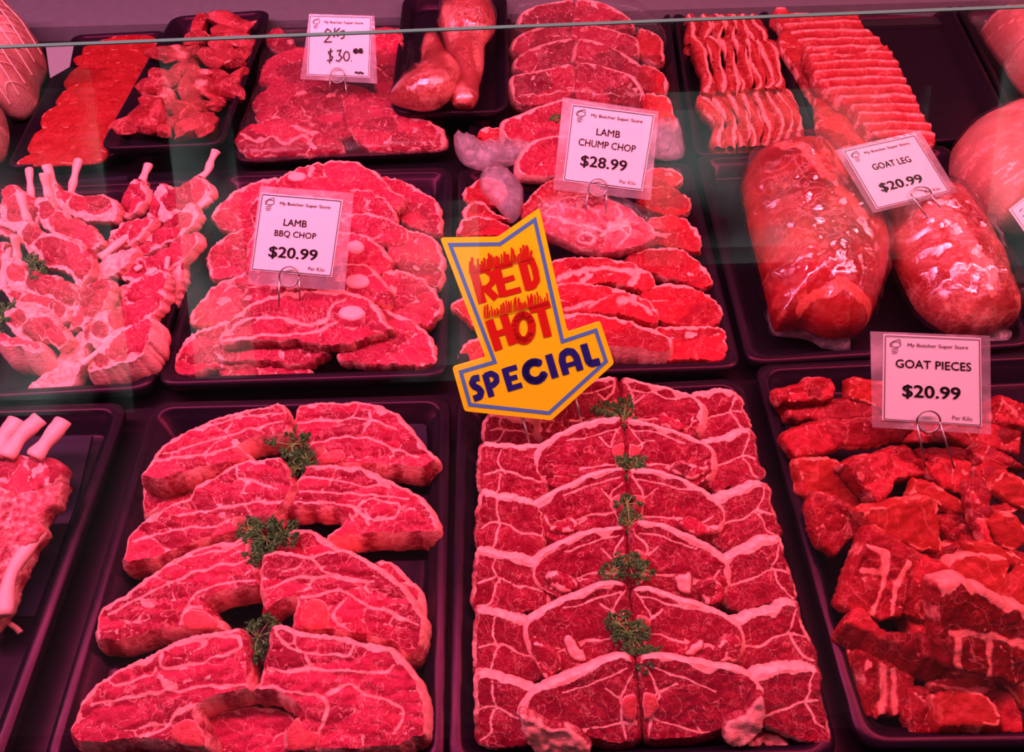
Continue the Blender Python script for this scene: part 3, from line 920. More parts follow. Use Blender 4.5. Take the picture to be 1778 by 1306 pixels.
L = {
 1: ('C1', [(812, 60), (720, 48), (600, 90), (480, 170), (400, 250), (393, 330), (440, 380), (620, 400), (825, 400)],
     [(822, 58), (930, 65), (1060, 95), (1170, 130), (1245, 180), (1255, 250), (1225, 330), (1120, 390), (840, 400)]),
 2: ('C1', [(832, 262), (760, 252), (660, 268), (550, 310), (450, 365), (385, 420), (372, 480), (400, 560), (470, 620), (650, 660), (862, 650)],
     [(845, 270), (900, 262), (1000, 285), (1120, 325), (1230, 370), (1300, 420), (1314, 480), (1290, 560), (1200, 620), (1050, 650), (872, 650)]),
 3: ('C1', [(850, 525), (780, 515), (680, 535), (570, 585), (460, 640), (380, 690), (355, 740), (375, 810), (430, 880), (620, 930), (862, 920)],
     [(862, 535), (940, 512), (1040, 530), (1160, 575), (1270, 640), (1345, 705), (1367, 745), (1345, 840), (1260, 890), (1080, 930), (870, 920)]),
 4: ('C1', [(850, 828), (760, 818), (640, 840), (520, 890), (420, 940), (372, 1000), (368, 1070), (410, 1140), (520, 1200), (680, 1230), (866, 1220)],
     [(868, 830), (920, 785), (1020, 795), (1150, 845), (1260, 900), (1350, 960), (1388, 1020), (1390, 1110), (1340, 1190), (1240, 1230), (1080, 1240), (874, 1220)]),
 5: ('C2', [(870, 470), (850, 440), (800, 422), (700, 442), (570, 495), (440, 560), (350, 620), (322, 680), (335, 750), (390, 840), (520, 900), (700, 930), (892, 890)],
     [(878, 478), (930, 456), (1000, 468), (1100, 500), (1230, 540), (1350, 590), (1430, 640), (1464, 710), (1450, 800), (1400, 860), (1220, 900), (900, 890)]),
 6: ('C2', [(900, 832), (850, 803), (780, 815), (650, 870), (500, 930), (390, 985), (325, 1040), (308, 1110), (420, 1160), (540, 1190), (640, 1230), (740, 1265), (840, 1270), (930, 1232)],
     [(908, 842), (960, 812), (1040, 805), (1150, 825), (1300, 850), (1430, 875), (1510, 920), (1557, 980), (1555, 1050), (1450, 1110), (1340, 1200), (1190, 1240), (1040, 1250), (945, 1232)])}
WORD = {1: 'furthest back, behind the arrow tip', 2: 'second from the back', 3: 'third from the back', 4: 'fourth from the back', 5: 'second from the glass', 6: 'nearest the glass'}
for k, (c, l, r) in L.items():
    vis = 1.0 if k == 6 else 0.74
    d = dict(z=0.030) if k < 6 else dict(z=0.032, thick=0.026)
    loin('loin chop with white fat rim, pair %s, arrow side half' % WORD[k], c, l, -1, vis, **d)
    loin('loin chop with white fat rim, pair %s, goat side half' % WORD[k], c, r, 1, vis, **d)
# fatty rolled tails of the chops
def curl(label, c, pts, z, mat=LOIN, tilt=32, **kw):
    a = dict(thick=0.012, cells=3, cellw=0.002, edge_fat=0.0016, step=0.002, rag=0.0011, bumpy=0.0012)
    a.update(kw)
    return slab('fatty_trimming', q(c, pts), mat, z=z, tilt=tilt, label=label, cat='meat trimming', group='rolled flank tails among the loin chops', **a)
curl('rolled flank tail at the arrow end of the loin pair nearest the arrow tip', 'C1', [(410, 275), (500, 250), (580, 260), (645, 245), (620, 290), (500, 340), (430, 330)], 0.037)
curl('rolled flank tail in front of the furthest back loin pair, goat side', 'C1', [(1010, 240), (1050, 222), (1110, 260), (1160, 270), (1200, 240), (1195, 300), (1120, 330), (1020, 290)], 0.037)
curl('rolled flank tail on the second loin pair, arrow side', 'C1', [(420, 505), (520, 480), (600, 510), (600, 550), (500, 570), (420, 560)], 0.040)
curl('rolled flank tail on the second loin pair, goat side', 'C1', [(1080, 510), (1130, 470), (1210, 500), (1280, 500), (1290, 540), (1190, 570), (1100, 545)], 0.040)
curl('rolled flank tail on the third loin pair, arrow side', 'C1', [(490, 800), (560, 768), (600, 790), (600, 840), (520, 850), (460, 830)], 0.040)
curl('rolled flank tail on the third loin pair, goat side', 'C1', [(1125, 790), (1190, 765), (1270, 820), (1330, 810), (1310, 850), (1230, 870), (1140, 830)], 0.040)
curl('rolled flank tail on the fourth loin pair, arrow side', 'C2', [(435, 390), (500, 375), (570, 410), (610, 460), (540, 490), (460, 450)], 0.040)
curl('rolled flank tail on the fourth loin pair, goat side', 'C2', [(1225, 450), (1290, 410), (1340, 440), (1350, 520), (1280, 550), (1235, 500)], 0.040)
curl('white fat lump on the fourth loin pair, goat side', 'C2', [(1120, 400), (1180, 380), (1195, 430), (1180, 490), (1120, 480)], 0.040, face_fat=0.9)
curl('rolled flank tail hanging from the loin pair second from the glass, arrow side', 'C2', [(370, 740), (430, 740), (490, 790), (520, 880), (440, 930), (390, 850)], 0.040, thick=0.018)
curl('pale fat lump on the loin pair second from the glass, arrow side', 'C2', [(545, 705), (590, 720), (640, 790), (650, 840), (590, 840), (540, 770)], 0.040, face_fat=0.95)
curl('rolled flank tail on the loin pair second from the glass, goat side', 'C2', [(1350, 720), (1400, 705), (1450, 740), (1420, 840), (1310, 830)], 0.040)
curl('pale fat lump on the loin pair second from the glass, goat side', 'C2', [(1190, 740), (1240, 725), (1250, 770), (1200, 810), (1150, 800)], 0.040, face_fat=0.95)
curl('broad white flank fat hanging off the nearest loin pair, arrow side', 'C2', [(305, 1115), (420, 1160), (540, 1190), (640, 1235), (660, 1330), (420, 1330), (340, 1250)], 0.030, tilt=62, face_fat=0.9, thick=0.010)
curl('broad pale flank fat hanging off the nearest loin pair, goat side', 'C2', [(1556, 1010), (1480, 1085), (1350, 1190), (1380, 1270), (1440, 1290), (1540, 1220), (1568, 1120)], 0.030, tilt=50, face_fat=0.8, thick=0.010)
curl('small pale trimming at the near corner of the loin tray', 'c9', [(350, 1275), (440, 1212), (540, 1222), (580, 1320), (400, 1320)], 0.016, face_fat=0.6)
# single chops lined up along both long sides of the same tray
SIDE_L = [('C1', [(140, 240), (250, 245), (400, 280), (420, 400), (130, 392)]), ('C1', [(105, 398), (200, 390), (300, 400), (420, 405), (460, 560), (440, 650), (330, 700), (105, 650)]),
          ('C1', [(105, 645), (200, 650), (290, 665), (400, 705), (430, 800), (430, 940), (330, 995), (95, 938)]), ('C1', [(92, 935), (160, 945), (280, 965), (400, 1000), (430, 1100), (460, 1220), (300, 1275), (70, 1245)]),
          ('C2', [(85, 585), (180, 590), (270, 610), (370, 655), (390, 780), (430, 930), (250, 965), (78, 905)]), ('C2', [(80, 905), (170, 915), (270, 945), (370, 985), (380, 1100), (370, 1260), (200, 1295), (90, 1255)])]
SIDE_R = [('C1', [(1200, 140), (1300, 112), (1395, 110), (1450, 160), (1460, 210), (1495, 305), (1400, 345), (1220, 370), (1160, 250)]), ('C1', [(1240, 395), (1360, 350), (1480, 312), (1525, 350), (1525, 430), (1565, 555), (1450, 600), (1300, 640), (1220, 540)]),
          ('C1', [(1290, 675), (1430, 620), (1530, 582), (1600, 630), (1600, 700), (1655, 865), (1500, 900), (1350, 950), (1260, 800)]), ('C1', [(1330, 995), (1450, 930), (1560, 875), (1640, 870), (1662, 950), (1735, 1195), (1600, 1215), (1400, 1260), (1320, 1100)]),
          ('c9', [(260, 640), (450, 580), (560, 540), (622, 540), (640, 640), (700, 760), (712, 865), (560, 890), (340, 910), (270, 760)]), ('c9', [(360, 930), (520, 870), (690, 870), (732, 900), (740, 1030), (765, 1130), (792, 1275), (700, 1268), (540, 1220), (380, 1120)])]
for k, (c, p) in enumerate(SIDE_L):
    P = q(c, p)
    slab('loin_chop', P, LOIN, z=0.026, tilt=33, thick=0.018, cap=(0.35, 0.95, 0.0045, 0.55), rim='fat_rim', wall_fat=0.45, step=0.0019, rag=0.0010, flare=0.001,
         seams=nrmd(P, [(0.0015, [(.05, .5), (.3, .42), (.6, .55), (.95, .62)]), (0.0012, [(.28, .08), (.25, .3), (.34, .48)]), (0.0014, [(.3, .5), (.22, .8), (.05, .9)])]),
         label='lone loin chop in the shoulder side column, %s' % WORD[k + 1].replace(', behind the arrow tip',', under the pin'), cat='meat chop', group='single loin chops along the sides')
for k, (c, p) in enumerate(SIDE_R):
    P = q(c, p)
    slab('loin_chop', P, LOIN, z=0.026, tilt=33, thick=0.018, cap=(-0.6, 0.8, 0.0055, 0.45), rim='fat_rim', wall_fat=0.45, step=0.0019, rag=0.0010, flare=0.001,
         seams=nrmd(P, [(0.0015, [(.95, .5), (.7, .42), (.4, .55), (.05, .66)]), (0.0012, [(.78, .06), (.74, .25), (.68, .42)]), (0.0014, [(.7, .45), (.82, .7), (.97, .8)])]),
         label='lone loin chop in the goat side column, %s' % WORD[k + 1].replace(', behind the arrow tip', ' of that column'), cat='meat chop', group='single loin chops along the sides')
# ------------------------------------------------------------------ barbecue chops (middle row)
def bbq(label, pts, z=0.03, tilt=24, bone=None, marrow=None, c='F1', **kw):
    a = dict(thick=0.018, cells=7, cellw=0.0016, aniso=(1.6, 0.75), cap=(0.0, 1.0, 0.0032, 0.2), rim='fat_rim', wall_fat=0.5, step=0.0020, rag=0.0014, flare=0.001, bevel=0.0016)
    a.update(kw)
    o = slab('barbecue_chop', q(c, pts), LAMB, z=z, tilt=tilt, label=label, cat='meat chop', group='barbecue chops', **a)
    if bone:
        x, y, rx, ry = bone
        child_slab(o, 'round_bone', q(c, [(x + rx * math.cos(k * .7854), y + ry * math.sin(k * .7854)) for k in range(8)]), BONE2, lift=0.0016)
    return o
bbq('barbecue chop lying highest at the back of the tray, with a round cut bone', [(585, 165), (640, 120), (700, 92), (860, 55), (960, 55), (1060, 85), (1130, 135), (1180, 200), (1240, 245), (1232, 300), (1160, 310), (1060, 260), (900, 235), (620, 232)], 0.062, bone=(700, 142, 52, 26), cap=(0, 1, 0.004, 0.1))
bbq('barbecue chop in the back corner nearest the cutlets', [(600, 150), (480, 165), (380, 210), (290, 290), (255, 345), (320, 420), (420, 425), (540, 420), (640, 300)], 0.034, cap=(-.6, .8, .006, .1))
bbq('barbecue chop second from the back on the cutlet side', [(500, 395), (380, 420), (290, 470), (230, 550), (250, 640), (270, 672), (440, 650), (560, 580)], 0.032, cap=(-.6, .8, .0035, .1))
bbq('barbecue chop with a lifted red end, third from the back on the cutlet side', [(480, 620), (350, 660), (260, 710), (190, 790), (145, 850), (160, 905), (330, 885), (440, 810), (520, 700)], 0.032, cap=(-.6, .8, .005, .2))
bbq('barbecue chop at the near corner on the cutlet side', [(460, 860), (330, 882), (230, 912), (140, 960), (60, 1080), (38, 1140), (140, 1162), (290, 1120), (460, 1110), (600, 1000), (560, 900)], 0.020, tilt=16, cap=(-.7, .7, .006, .2))
bbq('flat barbecue chop under the front edge of the pile', [(290, 1090), (420, 1085), (600, 1090), (740, 1110), (768, 1160), (600, 1168), (350, 1165), (300, 1140)], 0.016, tilt=10, thick=0.012, cells=4, face_fat=0.3)
bbq('small curled barbecue chop just behind the big front chop', [(395, 790), (440, 715), (560, 690), (720, 715), (760, 760), (600, 800), (440, 830)], 0.046, cells=4, face_fat=0.25)
bbq('big barbecue chop lying across the front with an oval cut bone', [(300, 995), (330, 910), (380, 850), (470, 790), (620, 735), (780, 720), (940, 720), (1060, 760), (1130, 830), (1155, 890), (1190, 925), (1080, 965), (980, 1005), (830, 1012), (700, 990), (500, 985)], 0.044, tilt=22, bone=(980, 845, 72, 42), cells=8, cap=(0, 1, 0.005, 0.1),
    seams=[(0.004, q('F1', [(330, 950), (420, 880), (560, 860), (760, 900), (850, 870), (880, 800), (950, 770)])), (0.003, q('F1', [(310, 985), (560, 955), (760, 945), (900, 890)]))])
bbq('long barbecue chop tucked below the big front chop', [(275, 1000), (420, 985), (600, 990), (720, 1000), (860, 1040), (780, 1090), (720, 1112), (540, 1092), (290, 1088)], 0.026, tilt=18, cells=4)
bbq('barbecue chop in the far corner on the chump chop side', [(1110, 140), (1240, 155), (1340, 210), (1420, 270), (1440, 380), (1425, 440), (1300, 410), (1200, 340), (1150, 230)], 0.032, cap=(.7, .7, .0036, .1))
bbq('barbecue chop second from the back on the chump chop side', [(1250, 410), (1380, 440), (1440, 520), (1452, 620), (1420, 715), (1300, 660), (1170, 570), (1180, 450)], 0.034, cap=(.7, .7, .0036, .1))
bbq('barbecue chop third from the back on the chump chop side', [(1160, 620), (1300, 640), (1400, 720), (1447, 810), (1400, 880), (1360, 915), (1250, 870), (1130, 830), (1100, 710)], 0.033, cap=(.7, .7, .0036, .1))
bbq('barbecue chop at the near corner on the chump chop side', [(1120, 820), (1240, 850), (1330, 910), (1400, 1000), (1420, 1090), (1380, 1115), (1100, 1110), (930, 1092), (905, 1050), (960, 1000), (1060, 930)], 0.026, tilt=18, cap=(.5, .8, .004, .2))
bbq('barbecue chop half under the card sleeve, highest of the middle row', [(880, 230), (1040, 200), (1140, 240), (1200, 310), (1205, 375), (1100, 360), (900, 340)], 0.056)
bbq('barbecue chop with a jagged end, second behind the card sleeve', [(860, 335), (1080, 325), (1200, 370), (1282, 430), (1220, 505), (1100, 470), (860, 420)], 0.056)
bbq('barbecue chop with a small round bone by the card sleeve', [(860, 430), (1040, 435), (1120, 490), (1182, 560), (1170, 625), (1100, 645), (860, 600)], 0.056, bone=(1000, 505, 46, 38))
bbq('barbecue chop with a larger oval bone below the card sleeve', [(860, 600), (1040, 585), (1120, 645), (1182, 730), (1160, 805), (1060, 775), (860, 730)], 0.054, bone=(1010, 680, 66, 40))
bbq('barbecue chop directly behind the $20.99 lamb card', [(480, 250), (640, 225), (860, 240), (900, 360), (760, 440), (540, 430), (460, 350)], 0.052)
bbq('barbecue chop under the pin of the lamb card', [(470, 430), (640, 420), (860, 440), (900, 600), (820, 740), (600, 720), (440, 660)], 0.050)

# ------------------------------------------------------------------ chump chops (middle row) and the bagged loins behind
def chump(label, pts, z=0.03, tilt=24, c='G1', mat=None, **kw):
    a = dict(thick=0.018, cells=3, cellw=0.0014, aniso=(1.5, 0.7), cap=(0.3, 0.9, 0.0028, 0.15), rim='fat_rim', wall_fat=0.30, step=0.0022, rag=0.0014, flare=0.001, bevel=0.0014)
    a.update(kw)
    return slab('chump_chop', q(c, pts), mat or CHUMP, z=z, tilt=tilt, label=label, cat='meat chop', group='chump chops', **a)
LC = dict(cap=(-.6, .8, .0035, .1))
chump('chump chop furthest back beside the barbecue tray', [(70, 275), (130, 225), (190, 195), (290, 250), (280, 340), (100, 335)], 0.028, **LC)
chump('chump chop second from the back beside the barbecue tray', [(82, 355), (160, 322), (240, 385), (320, 420), (220, 425), (80, 418)], 0.028, **LC)
chump('chump chop just above the arrow notch beside the barbecue tray', [(38, 470), (70, 420), (150, 398), (230, 410), (300, 450), (330, 505), (60, 505)], 0.028, **LC)
chump('chump chop poking out by the middle of the arrow', [(12, 850), (80, 818), (200, 850), (240, 960), (200, 1010), (90, 945)], 0.028, **LC)
chump('chump chop poking out above the arrow base', [(52, 1100), (110, 1040), (200, 1008), (300, 1040), (320, 1140), (80, 1155)], 0.024, **LC)
RC = dict(cap=(.6, .8, .0035, .1))
chump('chump chop furthest back beside the goat leg tray', [(1000, 170), (1120, 150), (1200, 190), (1196, 235), (1150, 255), (1000, 250)], 0.028, **RC)
chump('chump chop with a fringed end, second from the back beside the goat leg tray', [(1000, 250), (1150, 255), (1242, 320), (1215, 395), (1100, 395), (980, 340)], 0.028, **RC)
chump('chump chop third from the back beside the goat leg tray', [(1030, 410), (1180, 402), (1260, 450), (1296, 510), (1286, 595), (1200, 575), (1020, 535)], 0.028, **RC)
chump('broad chump chop fourth from the back beside the goat leg tray', [(930, 590), (1060, 565), (1180, 568), (1270, 620), (1357, 725), (1310, 782), (1200, 745), (1060, 705), (920, 650)], 0.028, **RC)
chump('long chump chop second from the front beside the goat leg tray', [(1000, 775), (1130, 750), (1240, 763), (1340, 810), (1407, 890), (1360, 972), (1230, 972), (1060, 935), (980, 850)], 0.026, **RC)
chump('chump chop with a square end in the near corner beside the goat leg tray', [(1060, 985), (1200, 967), (1400, 978), (1432, 1050), (1422, 1142), (1360, 1152), (1200, 1142), (1060, 1132)], 0.022, tilt=18, cap=(0, 1, .0035, .3))
chump('chump chop with a pale bone ring, right beside the arrow stem', [(400, 690), (520, 630), (640, 610), (800, 618), (940, 640), (1030, 690), (1067, 750), (1000, 792), (860, 755), (700, 755), (450, 750)], 0.044,
      seams=[(0.006, q('G1', [(560, 735), (640, 690), (760, 670), (880, 680), (960, 700), (930, 760)])), (0.004, q('G1', [(660, 700), (700, 685), (720, 710), (680, 730)]))])
chump('chump chop with a creamy knuckle, second from the front in the middle', [(400, 780), (550, 750), (700, 745), (840, 768), (1000, 820), (1082, 900), (1060, 960), (900, 915), (700, 895), (420, 890)], 0.042,
      seams=[(0.004, q('G1', [(600, 880), (700, 850), (760, 840), (720, 870)])), (0.007, q('G1', [(880, 830), (980, 850), (1040, 910)]))])
chump('front chump chop with a thick white fat side', [(440, 930), (590, 903), (720, 898), (880, 928), (1020, 970), (1142, 1025), (1132, 1090), (1092, 1110), (960, 1085), (840, 1075), (460, 1050)], 0.034, tilt=20, wall_fat=0.95, thick=0.026, drop=(0, -0.010), cap=(.3, .9, .004, .1))
chump('bagged chump steak under the $28.99 card, with a round bone', [(440, 420), (490, 375), (560, 320), (680, 288), (820, 308), (940, 370), (1062, 470), (1072, 510), (960, 562), (800, 592), (650, 562), (470, 480)], 0.056, mat=LAMB, cells=5,
      seams=[(0.004, q('G1', [(500, 400), (640, 440), (800, 470), (880, 400), (860, 340)])), (0.004, q('G1', [(660, 510), (700, 485), (745, 505), (730, 545), (680, 545), (660, 510)])), (0.008, q('G1', [(820, 450), (920, 440), (930, 500)])), (0.004, q('G1', [(790, 500), (860, 460), (915, 500), (860, 560)]))])
chump('pale topped chump steak bagged behind the card pin', [(375, 350), (450, 260), (560, 205), (720, 230), (820, 290), (680, 320), (520, 380), (400, 420)], 0.044, face_fat=0.35)
def bagged(label, pts, side, z=0.034, c='c2', **kw):
    a = dict(thick=0.020, cap=(side * 0.75, 0.8, 0.0050, 0.1), rim='fat_rim', wall_fat=0.4, step=0.0027, cells=4, cellw=0.0014, aniso=(1.4, .8), flare=0.003)
    a.update(kw)
    return slab('bagged_loin_chop', q(c, pts), LOIN, z=z, tilt=30, label=label, cat='meat chop', group='bagged loin chops at the back', **a)
bw = ['in the furthest back pair', 'in the second pair from the back', 'in the third pair from the back', 'in the fourth pair from the back']
bl = [[(1205, 5), (1130, 3), (1000, 30), (930, 70), (925, 140), (1190, 150)], [(1190, 120), (1050, 130), (920, 180), (878, 240), (900, 275), (1000, 280), (1185, 260)],
      [(1213, 205), (1100, 210), (980, 250), (910, 300), (892, 330), (910, 365), (1000, 385), (1195, 360)], [(1203, 335), (1100, 345), (980, 370), (888, 390), (878, 450), (900, 530), (1000, 550), (1190, 500)]]
br = [[(1215, 5), (1300, -2), (1400, 30), (1490, 90), (1510, 150), (1220, 150)], [(1197, 120), (1320, 130), (1440, 160), (1532, 200), (1527, 292), (1400, 285), (1200, 260)],
      [(1224, 205), (1300, 203), (1420, 250), (1520, 310), (1587, 380), (1570, 412), (1480, 400), (1225, 365)], [(1224, 335), (1290, 320), (1400, 350), (1510, 390), (1553, 450), (1557, 545), (1430, 540), (1210, 510)]]
for w, a, b in zip(bw, bl, br):
    bagged('loin chop inside the clear bag, shank tray half, ' + w, a, -1)
    bagged('loin chop inside the clear bag, riblet tray half, ' + w, b, 1)
bagged('loin chop with thick fat rim half behind the $28.99 card', [(1180, 515), (1040, 540), (920, 588), (840, 620), (833, 670), (850, 712), (890, 737), (1100, 735), (1180, 700)], -1, 0.036)
bagged('fat rimmed chop lower down behind the edge of the $28.99 card', [(1180, 700), (1000, 720), (940, 780), (908, 850), (930, 902), (1090, 912), (1180, 880)], -1, 0.036, wall_fat=0.8)
bagged('loin chop hidden mostly behind the $28.99 card', [(1200, 520), (1400, 560), (1560, 620), (1560, 760), (1400, 760), (1200, 720)], 1, 0.030)
for k, p in enumerate([[(1540, 150), (1640, 180), (1670, 260), (1650, 330), (1540, 280)], [(1560, 330), (1660, 370), (1685, 440), (1670, 490), (1590, 480), (1540, 420)], [(1570, 480), (1690, 500), (1715, 570), (1735, 650), (1630, 630), (1560, 560)]]):
    chump('red chop edge lying under the bag beside the riblet tray, %s' % ('furthest back', 'middle one', 'nearest the card')[k], p, 0.026, c='c2', **RC)
chump('small red chop end on the tray corner below the shank tray', [(722, 665), (780, 655), (850, 670), (860, 735), (720, 722)], 0.022, c='c2')
# ------------------------------------------------------------------ lamb cutlets (middle row) 
def cutlet(label, pts, bones=(), z=0.032, tilt=34, yaw=0, c='E1', bz=(0.05, 0.085), br=0.0058, **kw):
    a = dict(thick=0.016, cap=(0.2, -0.95, 0.0035, 0.1), wall_fat=0.55, rim='fat_rim', step=0.0019, rag=0.0016, cells=4, cellw=0.0012, flare=0.0005, bevel=0.0014, eye=(.62, .74, .22))
    a.update(kw)
    mx, my = sum(p[0] for p in pts) / len(pts), sum(p[1] for p in pts) / len(pts)
    pts = [(mx + (p[0] - mx) * 1.09, my + (p[1] - my) * 1.09) for p in pts]
    o = slab('lamb_cutlet', q(c, pts), CUTLET, z=z, tilt=tilt, yaw=yaw, label=label, cat='lamb cutlet', group='lamb cutlets', **a)
    for b in bones:
        b = [(b[0][0] + (b[0][0] - b[1][0]) * 0.55, b[0][1] + (b[0][1] - b[1][1]) * 0.55)] + list(b)
        rib_bone(o, q(c, b), bz[0], bz[1], br)
    return o
cutlet('cutlet furthest back at the view edge, its bone standing up', [(20, 270), (60, 248), (130, 290), (190, 320), (195, 430), (100, 445), (10, 405)], [[(162, 300), (155, 230), (150, 158)]], z=0.045, bz=(0.055, 0.08))
cutlet('cutlet with a pale fat side at the back, short upright bone', [(285, 250), (350, 278), (440, 300), (540, 300), (592, 350), (580, 420), (480, 425), (340, 385), (295, 330)], [[(370, 262), (385, 190), (405, 112)]], z=0.045, face_fat=0.15, cap=(0.2, -.95, .014, -.2), br=0.0066, bz=(0.055, 0.08))
cutlet('cutlet with a deep red eye and two bones, second from the back', [(205, 315), (250, 310), (300, 370), (370, 412), (440, 440), (480, 480), (512, 540), (450, 582), (380, 530), (290, 505), (225, 450), (200, 375)], [[(262, 320), (240, 250), (230, 180)], [(290, 280), (268, 220), (240, 140)]], z=0.042, cap=(-.6, -.75, .0039, 0.0))
cutlet('cutlet with a large round eye, third from the back', [(100, 450), (150, 430), (210, 490), (300, 500), (390, 540), (455, 600), (462, 660), (430, 730), (405, 765), (350, 690), (250, 660), (170, 600), (115, 525)], [[(150, 440), (125, 370), (105, 285)]], z=0.042, cap=(-.4, -.9, .0052, -0.1), br=0.0054)
cutlet('cutlet with a thick pale fat strip, fourth from the back', [(30, 650), (90, 630), (170, 690), (280, 718), (360, 760), (402, 810), (350, 890), (290, 840), (160, 800), (60, 765)], [[(95, 640), (85, 570), (78, 500)]], z=0.042, cap=(-.3, -.9, .0045, 0))
cutlet('thin cutlet edge layered below the fourth cutlet', [(20, 770), (150, 805), (270, 812), (320, 850), (352, 910), (310, 952), (220, 900), (80, 860)], (), z=0.036, cap=(0, -1, .01, -.2))
cutlet('boneless looking cutlet with a dark red face, front of the stacked column', [(30, 905), (120, 880), (220, 898), (290, 960), (345, 1035), (300, 1085), (250, 1042), (180, 1052), (80, 1010)], (), z=0.044, cap=(-.3, -.9, .0026, 0))
cutlet('thick pale cutlet block at the very front of the stacked column', [(-20, 985), (60, 1018), (130, 1030), (195, 1045), (220, 1090), (180, 1110), (80, 1080), (0, 1060)], (), z=0.044, thick=0.034, drop=(0.004, -0.016), wall_fat=0.9, face_fat=0.3, tilt=20, flare=0.003)
cutlet('cutlet rib at the view edge, second from the back', [(-30, 410), (40, 420), (110, 460), (105, 500), (0, 500)], [[(-20, 420), (50, 450), (100, 470)]], z=0.036, bz=(0.045, 0.045))
cutlet('cutlet with two pale bones at the view edge, middle', [(-30, 560), (30, 560), (40, 700), (30, 760), (-30, 740)], [[(22, 740), (30, 660), (35, 570)]], z=0.040, bz=(0.05, 0.06))
RY = dict(yaw=-14)
cutlet('slim cutlet with a short bone, furthest back in the slanting column', [(630, 320), (660, 250), (690, 215), (735, 235), (748, 310), (710, 370), (640, 410), (600, 432), (590, 400)], [[(725, 235), (745, 185), (765, 135)]], bz=(0.05, 0.062), cap=(.8, -.5, .0032, .1), **RY)
cutlet('cutlet with the longest bone, reaching toward the diced meat tray', [(780, 345), (800, 290), (835, 235), (900, 262), (1000, 205), (1062, 245), (1072, 300), (960, 370), (850, 425), (770, 410)], [[(985, 235), (1060, 180), (1085, 120), (1112, 65)]], bz=(0.045, 0.070), br=0.0062, cap=(.8, -.5, .0032, .1), **RY)
cutlet('cutlet of bare rib ends lying behind the middle of the slanting column', [(545, 560), (590, 470), (640, 440), (740, 415), (782, 430), (740, 500), (660, 555), (540, 595)], [[(560, 580), (650, 510), (760, 430)]], z=0.034, bz=(0.046, 0.05), face_fat=.3, **RY)
cutlet('cutlet with a loose bone end pointing to the barbecue tray', [(700, 580), (720, 520), (800, 480), (900, 400), (960, 345), (1012, 400), (970, 470), (860, 545), (740, 600)], [[(970, 395), (1030, 350), (1082, 308)]], bz=(0.045, 0.055), cap=(.6, -.7, .0039, 0), **RY)
cutlet('pale fatty cutlet strip beside the slanting column', [(440, 745), (510, 645), (600, 590), (680, 578), (660, 650), (600, 700), (500, 740)], (), z=0.034, face_fat=0.7, **RY)
cutlet('cutlet with twin curved bones, middle of the slanting column', [(640, 720), (690, 625), (800, 595), (870, 555), (960, 500), (1012, 500), (1010, 560), (930, 640), (800, 720)], [[(820, 660), (940, 570), (1000, 500)], [(760, 640), (880, 570), (970, 510)]], z=0.036, bz=(0.045, 0.052), br=0.004, cap=(.6, -.7, .0039, 0), **RY)
cutlet('lean cutlet showing its red flank beside the stacked column', [(360, 985), (400, 860), (450, 760), (540, 738), (568, 790), (520, 890), (430, 960)], (), z=0.034, cells=5, **RY)
cutlet('cutlet with a thin upright bone edge, third from the front of the slanting column', [(555, 870), (620, 770), (730, 712), (830, 690), (852, 770), (760, 850), (680, 880)], [[(832, 790), (850, 700), (865, 612)]], z=0.038, bz=(0.045, 0.06), br=0.003, cap=(.6, -.7, .0026, .2), **RY)
cutlet('cutlet fat edge leaning at the barbecue tray side', [(850, 890), (850, 760), (900, 680), (935, 655), (935, 740), (900, 860)], (), z=0.02, face_fat=0.7, **RY)
cutlet('cutlet with a dark eye, second from the front of the slanting column', [(440, 985), (520, 900), (620, 880), (720, 838), (820, 785), (845, 820), (790, 910), (620, 1020), (500, 1065)], [[(600, 1000), (740, 890), (825, 800)], [(780, 930), (830, 850), (840, 810)]], z=0.038, bz=(0.045, 0.05), br=0.004, cap=(.6, -.75, .0032, 0), **RY)
cutlet('big rimmed cutlet at the very front of the slanting column', [(470, 1200), (480, 1125), (545, 1062), (660, 985), (735, 940), (775, 950), (765, 1050), (715, 1125), (590, 1175)], [[(490, 1110), (620, 1010), (750, 930)]], z=0.040, thick=0.026, drop=(0.004, -0.014), wall_fat=0.95, bz=(0.05, 0.055), br=0.004, cap=(.75, -.6, .0032, 0), flare=0.004, yaw=-8)
cutlet('pale cutlet side with red smears at the front, beside the big rimmed cutlet', [(150, 1290), (300, 1135), (400, 1012), (442, 1020), (445, 1100), (420, 1190), (370, 1270), (260, 1300)], (), z=0.012, tilt=24, face_fat=0.65, cap=None, yaw=-14)

# ------------------------------------------------------------------ bare rib racks in the near corner tray
def rack(label, c, pts, bones, z=0.035, mat=CUTLET, bz=(0.05, 0.055), br=0.009, **kw):
    a = dict(thick=0.022, tilt=14, cells=7, cellw=0.0030, aniso=(.6, 1.4), wall_fat=0.5, step=0.0022, rag=0.0014, bumpy=0.0008)
    a.update(kw)
    o = slab('rib_rack', q(c, pts), mat, z=z, label=label, cat='rib rack', group='bare rib racks', **a)
    for b in bones:
        rib_bone(o, q(c, b), bz[0], bz[1], br)
    return o
rack('rack with three cleaned rib ends standing up', 'c4', [(-120, 1070), (60, 1065), (240, 1075), (325, 1120), (300, 1190), (200, 1250), (0, 1330), (-120, 1330)],
     [[(-30, 1080), (20, 980), (90, 885)], [(30, 1080), (110, 970), (210, 878)], [(175, 1080), (240, 1000), (330, 890)]], face_fat=0.25)
rack('rack with a broad pale membrane, below the cleaned ribs', 'c7', [(-120, -60), (60, -40), (240, -60), (310, -90), (290, 0), (200, 120), (215, 165), (150, 260), (80, 400), (20, 560), (-120, 700)],
     [[(20, 600), (60, 380), (210, 165)], [(-40, 330), (60, 130), (260, -20)]], z=0.03, bz=(0.04, 0.045), face_fat=0.45, br=0.007)
